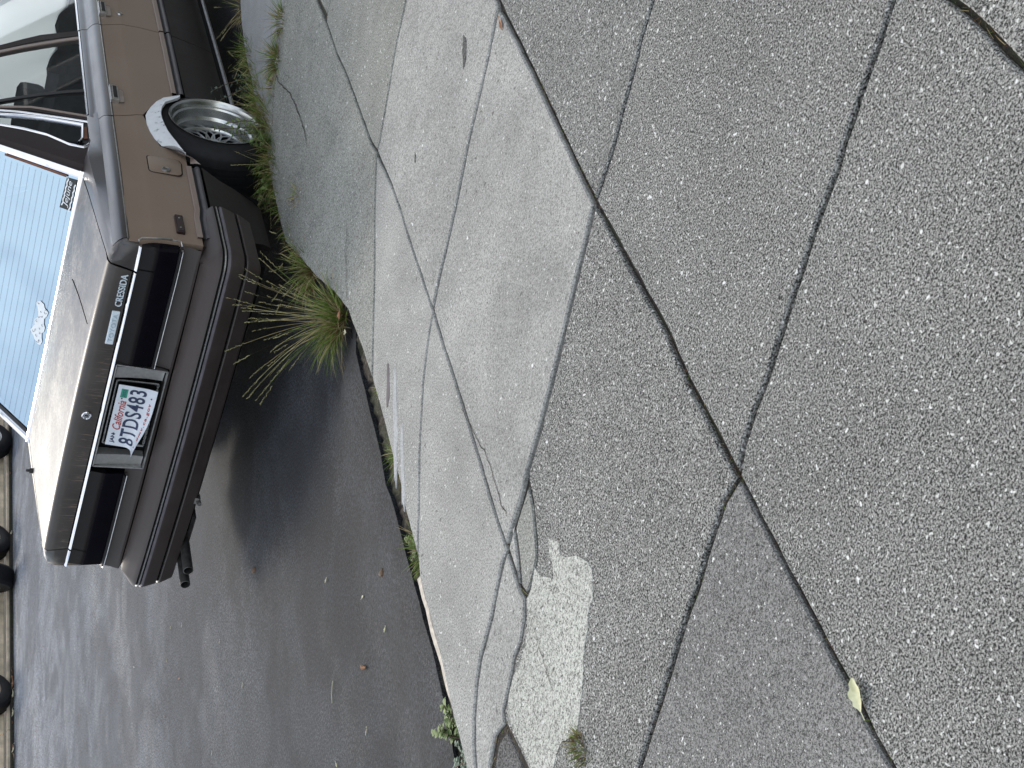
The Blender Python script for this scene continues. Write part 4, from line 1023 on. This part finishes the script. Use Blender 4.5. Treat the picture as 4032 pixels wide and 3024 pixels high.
# aerial stub on the far rear wing
b = MB(); b.tube([(-.685, .495, .828), (-.685, .495, .850)], [.013, .011], 10); b.tube([(-.685, .495, .850), (-.688, .498, .862)], [.007, .006], 8); b.obj('aerial_base', M['rubber'], car, True)

# ---- wheels
def wheel(sx, yc, zc, camber):
    e = empty('wheel'); e.parent = car
    c = (0, 0, 0)
    b = MB()
    b.lathe([(.868-.868, .199), (.004, .212), (.000, .232), (-.012, .258), (-.030, .279), (-.045, .287), (-.19, .290), (-.215, .285), (-.235, .262), (-.245, .235), (-.240, .20)], c, 56)
    t_ = b.obj('tyre', M['tyre'], e, True, 0, 50)
    b = MB()
    for xg in (-.075, -.115, -.155): b.lathe([(xg, .2888), (xg, .2915), (xg-.028, .2917), (xg-.028, .2888)], c, 56)
    b.obj('tread', M['tyre'], t_)
    b = MB()
    b.lathe([(-.006, .199), (.006, .204), (.0095, .209), (.0105, .206), (.004, .197), (-.010, .191), (-.018, .190), (-.024, .182), (-.060, .178), (-.068, .172), (-.072, .166), (-.105, .162), (-.110, .154), (-.116, .150), (-.120, .147)], c, 64)
    rm = b.obj('rim', M['rim'], e, True, 0, 28)
    b = MB(); b.lathe([(-.150, .150), (-.150, 0)], c, 32); b.obj('brake_shadow', M['black'], e)
    b = MB()
    for k in range(18):
        a = 2*math.pi*k/18
        for dlt in (.34, -.34):
            P = []
            for j in range(6):
                r = .045+(.150-.045)*j/5; th = a+dlt*(1-j/5)*1.0
                P.append((-.112-.012*math.sin(j/5*3.14)*-1-.006, r*math.cos(th), r*math.sin(th)))
            b.tube(P, .0042, 5, 0, False)
    b.lathe([(-.118, .150), (-.110, .152), (-.112, .144), (-.122, .143)], c, 40)
    b.obj('mesh_spokes', M['rim_face'], e, True)
    b = MB(); b.lathe([(-.13, .052), (-.106, .050), (-.098, .040), (-.092, .030), (-.092, 0)], c, 20); b.obj('hub_cap', M['rim_face'], e, True)
    b = MB(); b.tube([(-.014, .030*0+.128*math.cos(2.4)+.07, .19*math.sin(2.4)), (.012, .05, .13)], .003, 6)
    e.location = (CX+sx*(.868-CX), yc, zc); e.rotation_euler = (0, -sx*rad(camber) if True else 0, 0 if sx > 0 else math.pi)
    return e
wheel(1, 1.100, .291, 3.0); wheel(-1, 1.100, .291, -3.0); wheel(1, 3.85, .291, 1); wheel(-1, 3.85, .291, -1)

# ================================================================== PLANTS
def blade(b, p, d, L, w_, mi, droop=.35, n=4, taper=.92):
    p = Vector(p); d = Vector(d).normalized(); side = d.cross(Vector((random.uniform(-1, 1), random.uniform(-1, 1), .3))).normalized()*w_
    rows = []; cur = p; dd = d.copy()
    for k in range(n+1):
        t = k/n; ww = side*(1-t*taper); rows.append([cur-ww, cur+ww]); dd = (dd+Vector((0, 0, -droop/n))).normalized(); cur = cur+dd*L/n
    b.grid(rows, mi); return rows[-1][0], dd
def seedhead(b, p, d, L, mi):
    for k in range(9):
        q = Vector(p)+Vector(d).normalized()*L*k/9
        for s_ in (-1, 1):
            v = Vector((random.uniform(-1, 1), random.uniform(-1, 1), random.uniform(-1, 1))).normalized()*.0035+Vector(d)*.008
            blade(b, q, v, .009, .0011, mi, 0, 1, .4)
def tuft(label, loc, n, L, spread, lean=(0, 0, 0), seeds=0, seedlen=.3, mixw=(.5, .25, .25), group='grass tufts along the kerb', w_=.0016, seedlean=None, cat='grass'):
    b = MB()
    for k in range(n):
        a = random.uniform(0, 2*math.pi); r = spread*math.sqrt(random.random()); a += random.uniform(-.6, .6)
        p = (r*math.cos(a)*.5, r*math.sin(a), -.01)
        el = random.uniform(.25, 1.35); a += random.uniform(-.9, .9); d = Vector((math.cos(a)*math.cos(el), math.sin(a)*math.cos(el), math.sin(el)))+Vector(lean)*random.uniform(.3, 1.1)
        mi = random.choices((0, 1, 2), mixw)[0]
        ll = L*random.uniform(.35, 1.1)*(.7 if mi == 2 else 1)
        blade(b, p, d, ll*1.25, w_*random.uniform(1.0, 1.9), mi, random.uniform(.3, 1.1))
    for k in range(seeds):
        a = random.uniform(0, 2*math.pi); sl_ = Vector(seedlean or lean)
        d = Vector((math.cos(a)*.45, math.sin(a)*.45, random.uniform(.35, .9)))+sl_*random.uniform(.5, 1.2)
        tip, dd = blade(b, (random.uniform(-.02, .02), random.uniform(-.02, .02), 0), d, seedlen*random.uniform(.45, 1.05), .0011, random.choice((1, 3, 0)), .35, 6, .25)
        seedhead(b, tip, dd, seedlen*.22, 3)
    o = b.obj('grass_tuft', [M['grass'], M['straw'], M['thatch'], M['seed']]); o.location = loc
    return tag(o, label, cat, group)
tuft('big sprawling grass tuft with long seed stalks behind the rear bumper', (.935, -.475, .055), 640, .165, .085, (-.30, .12, 0), 40, .36, (.55, .26, .19), seedlean=(-.40, .1, .2))
tuft('bushy half dry grass tuft just before the big seeding tuft', (.850, -.02, .06), 420, .11, .085, (-.35, 0, 0), 9, .17, (.42, .28, .30))
tuft('thin reddish grass clump on the kerb corner under the bumper end', (.845, .17, .07), 170, .075, .05, (-.2, -.1, 0), 3, .12, (.45, .3, .25))
tuft('short grass sprig by the tiny fern in front of the bumper corner', (.822, .36, .07), 110, .07, .045, (-.25, -.1, 0), 0, .1, (.55, .25, .2))
tuft('dense green and brown clump in the slab joint opposite the rear door', (1.19, 1.150, .090), 360, .105, .06, (-.1, -.30, 0), 0, .1, (.52, .18, .30))
tuft('longer brown clump at the far end of the same slab joint', (1.33, 1.245, .09), 300, .085, .075, (-.1, -.2, 0), 0, .1, (.35, .2, .45))
tuft('grass tuft leaning into the slab joint nearest the kerb edge', (1.08, 1.095, .088), 150, .075, .05, (-.1, -.3, 0), 0, .1, (.45, .2, .35))
tuft('straw coloured tuft at the top of the kerb beside the front door', (1.02, 2.14, .06), 260, .10, .08, (-.3, -.2, 0), 6, .2, (.35, .35, .30))
tuft('bright green tuft on the kerb beside the door gap', (.965, 1.78, .06), 230, .11, .07, (-.35, -.1, 0), 3, .16, (.66, .18, .16))
tuft('brown edged tuft behind the grey leaved weed', (.935, 1.48, .06), 300, .09, .10, (-.3, -.1, 0), 3, .15, (.40, .22, .38))
tuft('tall matted tuft before the deep dish wheel', (.915, 1.22, .06), 480, .13, .09, (-.25, -.2, 0), 5, .16, (.50, .18, .32))
tuft('matted brown tuft right below the wheel rim', (.905, .99, .05), 620, .15, .095, (-.15, -.15, .1), 5, .18, (.50, .16, .34))
tuft('tangled tuft with long drooping stalks behind the rear tyre', (.875, .80, .05), 480, .15, .08, (-.35, -.3, 0), 16, .26, (.48, .24, .28), seedlean=(-.6, -.35, -.15))
for (x, y, n, L), lab in zip([(.955, 1.66, 220, .10), (.925, 1.36, 260, .11), (.915, 1.10, 300, .12), (.885, .90, 300, .12), (.860, .70, 260, .10), (.835, .52, 160, .08)],
    ('soft green tuft between the grey leaved weed and the door gap tuft', 'low green tuft on the kerb just ahead of the wheel arch', 'upright green tuft covering the front of the rim', 'thick green tuft at the lowest point of the rim', 'green tuft just behind the rear tyre on the kerb', 'small green tuft between the tyre and the fern like weed')):
    tuft(lab, (x, y, .065), n, L, .07, (-.15, -.1, .25), 0, .1, (.72, .13, .15))
tuft('sparse grass line in the narrow crack of the kerb apron', (1.0, .28, .095), 120, .05, .05, (-.1, -.2, 0), 0, .1, (.3, .45, .25))
tuft('yellow green moss tuft at the apron end', (1.072, -1.09, .075), 90, .035, .025, (-.3, 0, 0), 0, .1, (.7, .2, .1))
tuft('small bright tuft in the gutter dirt halfway along the pale slab', (1.025, -1.375, .06), 260, .055, .05, (-.3, -.2, 0), 0, .1, (.7, .2, .1))
tuft('larger dark green tuft in the gutter dirt where the kerb face turns pale', (.985, -1.745, .06), 420, .060, .060, (-.3, -.1, 0), 0, .1, (.82, .08, .10))
tuft('reddish green brush of grass at the bottom end of the mortar skim', (1.40, -2.80, .095), 560, .036, .034, (0, 0, .9), 0, .1, (.40, .14, .46), cat='grass', w_=.0014)
def weed(label, loc, stems, L, leafL, leafW, mat, lean=(0, 0, 0), group='leafy weeds along the kerb', up=.9):
    b = MB()
    for s_ in range(stems):
        a = random.uniform(0, 2*math.pi); d = Vector((math.cos(a)*.6, math.sin(a)*.6, up))+Vector(lean)
        d.normalize(); n = 9; p = Vector((random.uniform(-.02, .02), random.uniform(-.02, .02), 0)); pts = []
        ll = L*random.uniform(.6, 1.1)
        for k in range(n+1):
            pts.append(p.copy()); p = p+d*ll/n; d = (d+Vector((random.uniform(-.12, .12), random.uniform(-.12, .12), -.03))).normalized()
        b.tube(pts, [.0024*(1-.5*k/n) for k in range(n+1)], 5, 1)
        for k in range(1, n+1):
            for q in range(3):
                t = random.uniform(0, 2*math.pi); side = Vector((math.cos(t), math.sin(t), random.uniform(-.1, .5))).normalized()
                fw = (side+d*.5).normalized(); cx = fw.cross(Vector((0, 0, 1))).normalized() if abs(fw.z) < .98 else Vector((1, 0, 0))
                l_ = leafL*random.uniform(.6, 1.1)*(1-.3*k/n); w2 = leafW*random.uniform(.7, 1.1)
                o = pts[k]
                b.grid([[o, o], [o+fw*l_*.35-cx*w2, o+fw*l_*.35+cx*w2], [o+fw*l_*.7-cx*w2*.75-Vector((0, 0, .002)), o+fw*l_*.7+cx*w2*.75-Vector((0, 0, .002))], [o+fw*l_-Vector((0, 0, .006)), o+fw*l_-Vector((0, 0, .006))]], 0)
    o = b.obj('weed', [M[mat], M['twig']]); o.location = loc; return tag(o, label, 'weed', group)
weed('grey green spiky leaved weed leaning towards the sill', (.945, 1.50, .06), 5, .24, .034, .0044, 'weed_blue', (-.8, .05, .25))
weed('tall leafy weed standing in front of the mesh wheel', (.925, 1.02, .06), 4, .30, .040, .0070, 'weed', (-.05, .02, .6))
weed('leafy weed spreading low beside the tyre tread', (.895, .90, .05), 5, .17, .042, .0080, 'weed', (.0, -.2, .3))
weed('small fern like weed on the kerb edge near the bumper corner', (.805, .60, .07), 4, .11, .030, .0055, 'weed', (-.5, -.1, .1))
weed('leafy weed clump hanging below the rear tyre', (.860, .74, .04), 5, .15, .042, .0080, 'weed', (-.25, -.3, .2))
weed('dark green rosette in the gutter dirt at the thin crack', (.985, -1.715, .068), 7, .055, .020, .0042, 'weed', (-.2, .0, -.3), up=.5)
weed('bright green sprout in the gutter at the picture edge', (.890, -2.315, .062), 4, .085, .034, .0085, 'weed', (-.3, .2, 0), up=.6)
weed('low grey green clover patch at the lower gutter end', (.885, -2.41, .062), 12, .07, .022, .0064, 'weed_blue', (0, -.1, -.2), up=.4)
# moss in the gutter and dark thatch in joints
b = MB()
for k in range(2200):
    y = random.uniform(-1.72, -1.36); xs_ = interp(sorted([(p[1], p[0]) for p in EDGE]), y)
    blade(b, (xs_-.012-random.random()*.05, y, .052), (random.uniform(-1, 1), random.uniform(-1, 1), 1.2), random.uniform(.008, .024), .0022, random.choice((0, 0, 1, 1, 2)), .3, 2)
tag(b.obj('moss', [M['moss'], M['thatch'], M['straw']]), kind='stuff')
b = MB()
def along(P, n, w_, z=.088, l0=.01, l1=.03):
    for k in range(n):
        i = random.randrange(len(P)-1); t = random.random(); x = P[i][0]+(P[i+1][0]-P[i][0])*t; y = P[i][1]+(P[i+1][1]-P[i][1])*t
        blade(b, (x+random.uniform(-w_, w_), y+random.uniform(-w_, w_), z), (random.uniform(-1, 1), random.uniform(-1, 1), random.uniform(.1, .45)), random.uniform(l0, l1), .0009, random.choice((0, 0, 0, 1, 2)), .5, 2)
along(A[6:], 520, .006); along(X4[8:], 380, .006); along(CJ, 160, .009); along(CR, 260, .007); along(A[2:6], 120, .003, .09, .006, .014); along(EDGE[8:24], 500, .018, .05); along(X1, 40, .004)
tag(b.obj('joint_thatch', [M['thatch'], M['straw'], M['grass']]), kind='stuff')
# ================================================================== LEAVES AND LITTER
def leaf(name, label, loc, L, W, rot, mat, cat='leaf', group=None, curl=.25, z=.0):
    b = MB(); n = 8; rows = []
    for k in range(n+1):
        t = k/n; w2 = W*math.sin(math.pi*min(1, t*1.02+.02))**.8*(1+.18*math.sin(k*2.3)); zz = L*curl*(t-.5)**2+.002
        rows.append([(L*(t-.5), -w2, zz+w2*.5), (L*(t-.5), -w2*.5, zz+w2*.12), (L*(t-.5), 0, zz), (L*(t-.5), w2*.5, zz+w2*.12), (L*(t-.5), w2, zz+w2*.55)])
    b.grid(rows); b.tube([(L*.5, 0, L*curl*.25+.002), (L*.72, W*.1, .004)], .0012, 4)
    o = b.obj(name, M[mat], None, True); o.location = (loc[0], loc[1], (ZS if z is None else z)); o.rotation_euler = (0, 0, rot); return tag(o, label, cat, group)
leaf('fallen_leaf', 'pale yellow curled leaf lying in the joint of the coarse slabs', (2.150, -3.325), .056, .014, rad(-112), 'leaf_pale', z=ZS+.003)
leaf('fallen_leaf', 'pinkish brown leaf resting at the foot of the big grass tuft', (1.010, -.575), .035, .013, 1.0, 'leaf_brown', z=.085)
leaf('fallen_leaf', 'small tan leaf scrap beside the big grass tuft', (.985, -.645), .024, .010, 2.0, 'pod', z=.072)
leaf('fallen_leaf', 'narrow tan leaf hanging behind the tyre weeds', (.800, .815), .035, .007, -.8, 'leaf_brown', z=.10)
leaf('fallen_leaf', 'rust brown leaf bits stuck in the far end of the pale slab joint', (2.318, -1.095), .05, .007, rad(75), 'leaf_brown', z=ZS+.001)
lit = [(-1.5, .381), (-1.693, .551), (-1.828, .452), (-2.475, 1.006), (-4.022, 2.607), (-3.8, 2.093), (-1.653, .173), (-1.987, .224), (-.811, -.635), (-.999, -.207), (-1.328, -.558), (.207, -1.062), (.455, -1.394), (.574, -1.656), (-.056, -1.656), (.222, -1.755)]
names = ['pale seed pod on the road, nearest the exhaust pipes', 'thin green leaflet on the road beyond the exhaust pipes', 'short pale leaflet on the road right of two slim ones', 'long green leaflet lying farthest out from the bumper', 'tiny pale speck of leaf near the middle of the road', 'thin leaf sliver near the middle of the road', 'reddish leaf sliver on the open asphalt', 'brownish sliver on the asphalt towards the road middle', 'tan leaf curl on the dark asphalt', 'pale round petal on the asphalt below the exhaust', 'slim green leaf at the left edge of the road view', 'round cream petal on the dark asphalt behind the bumper', 'larger cream petal between bumper and gutter', 'small cream dot near the gutter', 'yellowish leaflet at the lower edge of the road', 'thin tan leaf slip on the dark asphalt near the gutter']
for k, ((x, y), nm) in enumerate(zip(lit, names)):
    leaf('litter_leaf', nm, (x, y), random.uniform(.016, .026), random.uniform(.003, .005), random.uniform(0, 3), ('pod', 'leaf_pale', 'leaf_pale', 'pod')[k % 4] if k not in (6, 7) else 'leaf_brown', group='small leaves and petals on the road', z=road_z(x, y)+.003)
b = MB(); b.tube([(0, 0, .004), (.018, .004, .008), (.040, -.003, .005)], [.0025, .007, .002], 7); o = b.obj('seed_pod', M['leaf_brown'], None, True); o.location = (.338, -1.591, road_z(.338, -1.591)+.003); o.rotation_euler = (0, 0, 2.3); tag(o, 'dark reddish pod lying on the asphalt near the gutter', 'seed pod')
b = MB(); b.tube([(0, 0, .003), (.03, .003, .005), (.075, 0, .003)], .0013, 5); o = b.obj('twig', M['pod']); o.location = (.02, -1.46, road_z(.02, -1.46)+.002); o.rotation_euler = (0, 0, .9); tag(o, 'thin pale stick lying on the dark asphalt', 'twig')
for x, y, l_ in ((.681, -1.519, 'black oily clod on the asphalt near the green rosette'), (-.449, -.324, 'black lump on the road below the exhaust pipes')):
    b = MB(); n = 9; rows = [[(.016*math.cos(t)*s_*(1+.3*math.sin(3*t)), .010*math.sin(t)*s_, z) for t in [2*math.pi*k/n for k in range(n)]] for s_, z in ((1, 0), (.9, .006), (.4, .010), (0.01, .011))]
    b.grid(rows, 0, True); o = b.obj('dirt_clod', M['twig'], None, True); o.location = (x, y, road_z(x, y)); tag(o, l_, 'clod')

# ================================================================== FAR SIDE OF THE ROAD
b = MB(); b.box((-60, -12, -.05), (-6.86, 60, .02)); far = b.obj('verge', M['soil']); tag(far, kind='structure')
fence = tag(empty('timber_edging', (-6.95, 6, 0)), 'low weathered timber edging along the far side of the road', 'edging')
for y0, y1 in ((1.5, 4.35), (4.37, 6.5), (6.52, 8.6), (8.62, 11.5)):
    for x, z0, z1 in ((-6.93, -.04, .045), (-6.99, .062, .26)):
        b = MB(); b.box((x-.04, y0, z0), (x, y1, z1)); o = b.obj('board', M['board'], None, False, .006); o.parent = fence; o.matrix_parent_inverse = fence.matrix_world.inverted(); o.location = (0, 0, 0)
        o.matrix_parent_inverse = Matrix.Translation((6.95, -6, 0))
def old_tyre(label, x, y, rz, R_=.29, W_=.17, mat='tyre', rim=True):
    e = empty('old_wheel', (x, y, 0)); b = MB()
    b.lathe([(W_/2, R_*.60), (W_/2+.01, R_*.75), (W_/2-.005, R_*.93), (W_/2-.03, R_), (-W_/2+.03, R_), (-W_/2, R_*.92), (-W_/2, R_*.6)], (0, 0, R_), 36); b.obj('tyre', M[mat], e, True)
    if rim:
        b = MB(); b.lathe([(W_/2-.005, R_*.62), (W_/2-.02, R_*.56), (W_/2-.05, R_*.5), (W_/2-.03, R_*.2), (W_/2-.03, 0)], (0, 0, R_), 28); b.obj('rim', M['satin'], e, True)
    e.rotation_euler = (0, 0, rz); return tag(e, label, 'wheel', 'wheels standing at the far timber edging')
old_tyre('wheel with pale rim across the road, seen past the left screen corner', -6.84, 8.42, 0)
old_tyre('black wheel across the road beyond the left tail lamp', -6.93, 6.85, .1, .29, .16, 'rubber', False)
old_tyre('dark grey wheel turned tread outwards across the road', -6.78, 6.16, 1.0, .30, .20)
old_tyre('black wheel at the left end of the far timber boards', -6.92, 4.76, .1, .27, .16, 'rubber', False)
rng = random.Random(3)
farlab = {}
for k in range(20):
    y = 3.7+rng.random()*1.6 if k < 14 else 5.4+rng.random()*3.5
    x = -6.83+rng.uniform(-.10, .05)
    o = leaf('dry_leaf', 'orange brown dry leaf at the far timber edging', (x, y), rng.uniform(.05, .10), rng.uniform(.015, .026), rng.uniform(0, 6), rng.choice(('leaf_brown', 'leaf_brown', 'pod')), group='dry leaves along the far edge', curl=.9, z=.0)
    o['group'] = 'dry leaves along the far edge'
# white van added further up the far side, to show white through the car's windows
van = tag(empty('added_van', (-5.75, 18, 0)), 'added white van far up the road, to show white through the car windows', 'van')
b = MB(); prof = [(15.4, .16), (15.3, .6), (15.35, 1.2), (15.55, 1.95), (16, 2.05), (20, 2.05), (20.6, 1.9), (21.3, 1.15), (22.1, .95), (22.2, .16)]
rows = [[(x, y-18, z) for y, z in prof] for x in (-.95, -.9, .9, .95)]
b.grid(rows); b.add(rows[0], [tuple(range(len(prof)))]); b.add(rows[-1], [tuple(range(len(prof)))]); vb = b.obj('body', M['white_paint'], van)
for y in (-1.6, 2.9):
    for x in (-.93, .93):
        b = MB(); b.lathe([(x-.1, .2), (x-.1, .32), (x+.1, .32), (x+.1, .2), (x+.1, 0)], (0, y, .32), 24); b.obj('wheel', M['tyre'], van, True)
for y0, y1 in ((.2, 1.6), (1.75, 2.9)):
    b = MB(); b.box((.925, y0, 1.15), (.965, y1, 1.75)); b.obj('window', M['lens'], van)

# ================================================================== ALONG THE FOOTPATH, BEHIND THE CAMERA'S SHOULDER (house added out of view, for dark reflections in paint and glass)
house = tag(empty('house', (9, 6, 0)), 'tall dark house front added out of view beyond the footpath, for reflections in the car windows', 'house')
b = MB(); b.box((-1.2, -2, -.1), (6, 16, 9.2)); b.obj('wall', plain('added_house_wall', (.050, .054, .058), .9, 0, .2, .3, 6), house)
b = MB(); b.add([(-1.8, -2.4, 9.1), (6.5, -2.4, 9.1), (2.3, -2.4, 11.6), (-1.8, 16.4, 9.1), (6.5, 16.4, 9.1), (2.3, 16.4, 11.6)], [(0, 1, 2), (3, 5, 4), (0, 2, 5, 3), (1, 4, 5, 2), (0, 3, 4, 1)]); b.obj('roof', M['interior'], house)
for y in (-.5, 3, 6, 9.5, 13):
    for z in (1.1, 3.9):
        b = MB(); b.box((-1.24, y-.5, z), (-1.19, y+.5, z+1.4)); wf = b.obj('window', M['steel'], house)
        b = MB(); b.box((-1.25, y-.42, z+.08), (-1.235, y+.42, z+1.32)); b.obj('pane', M['lens'], wf)
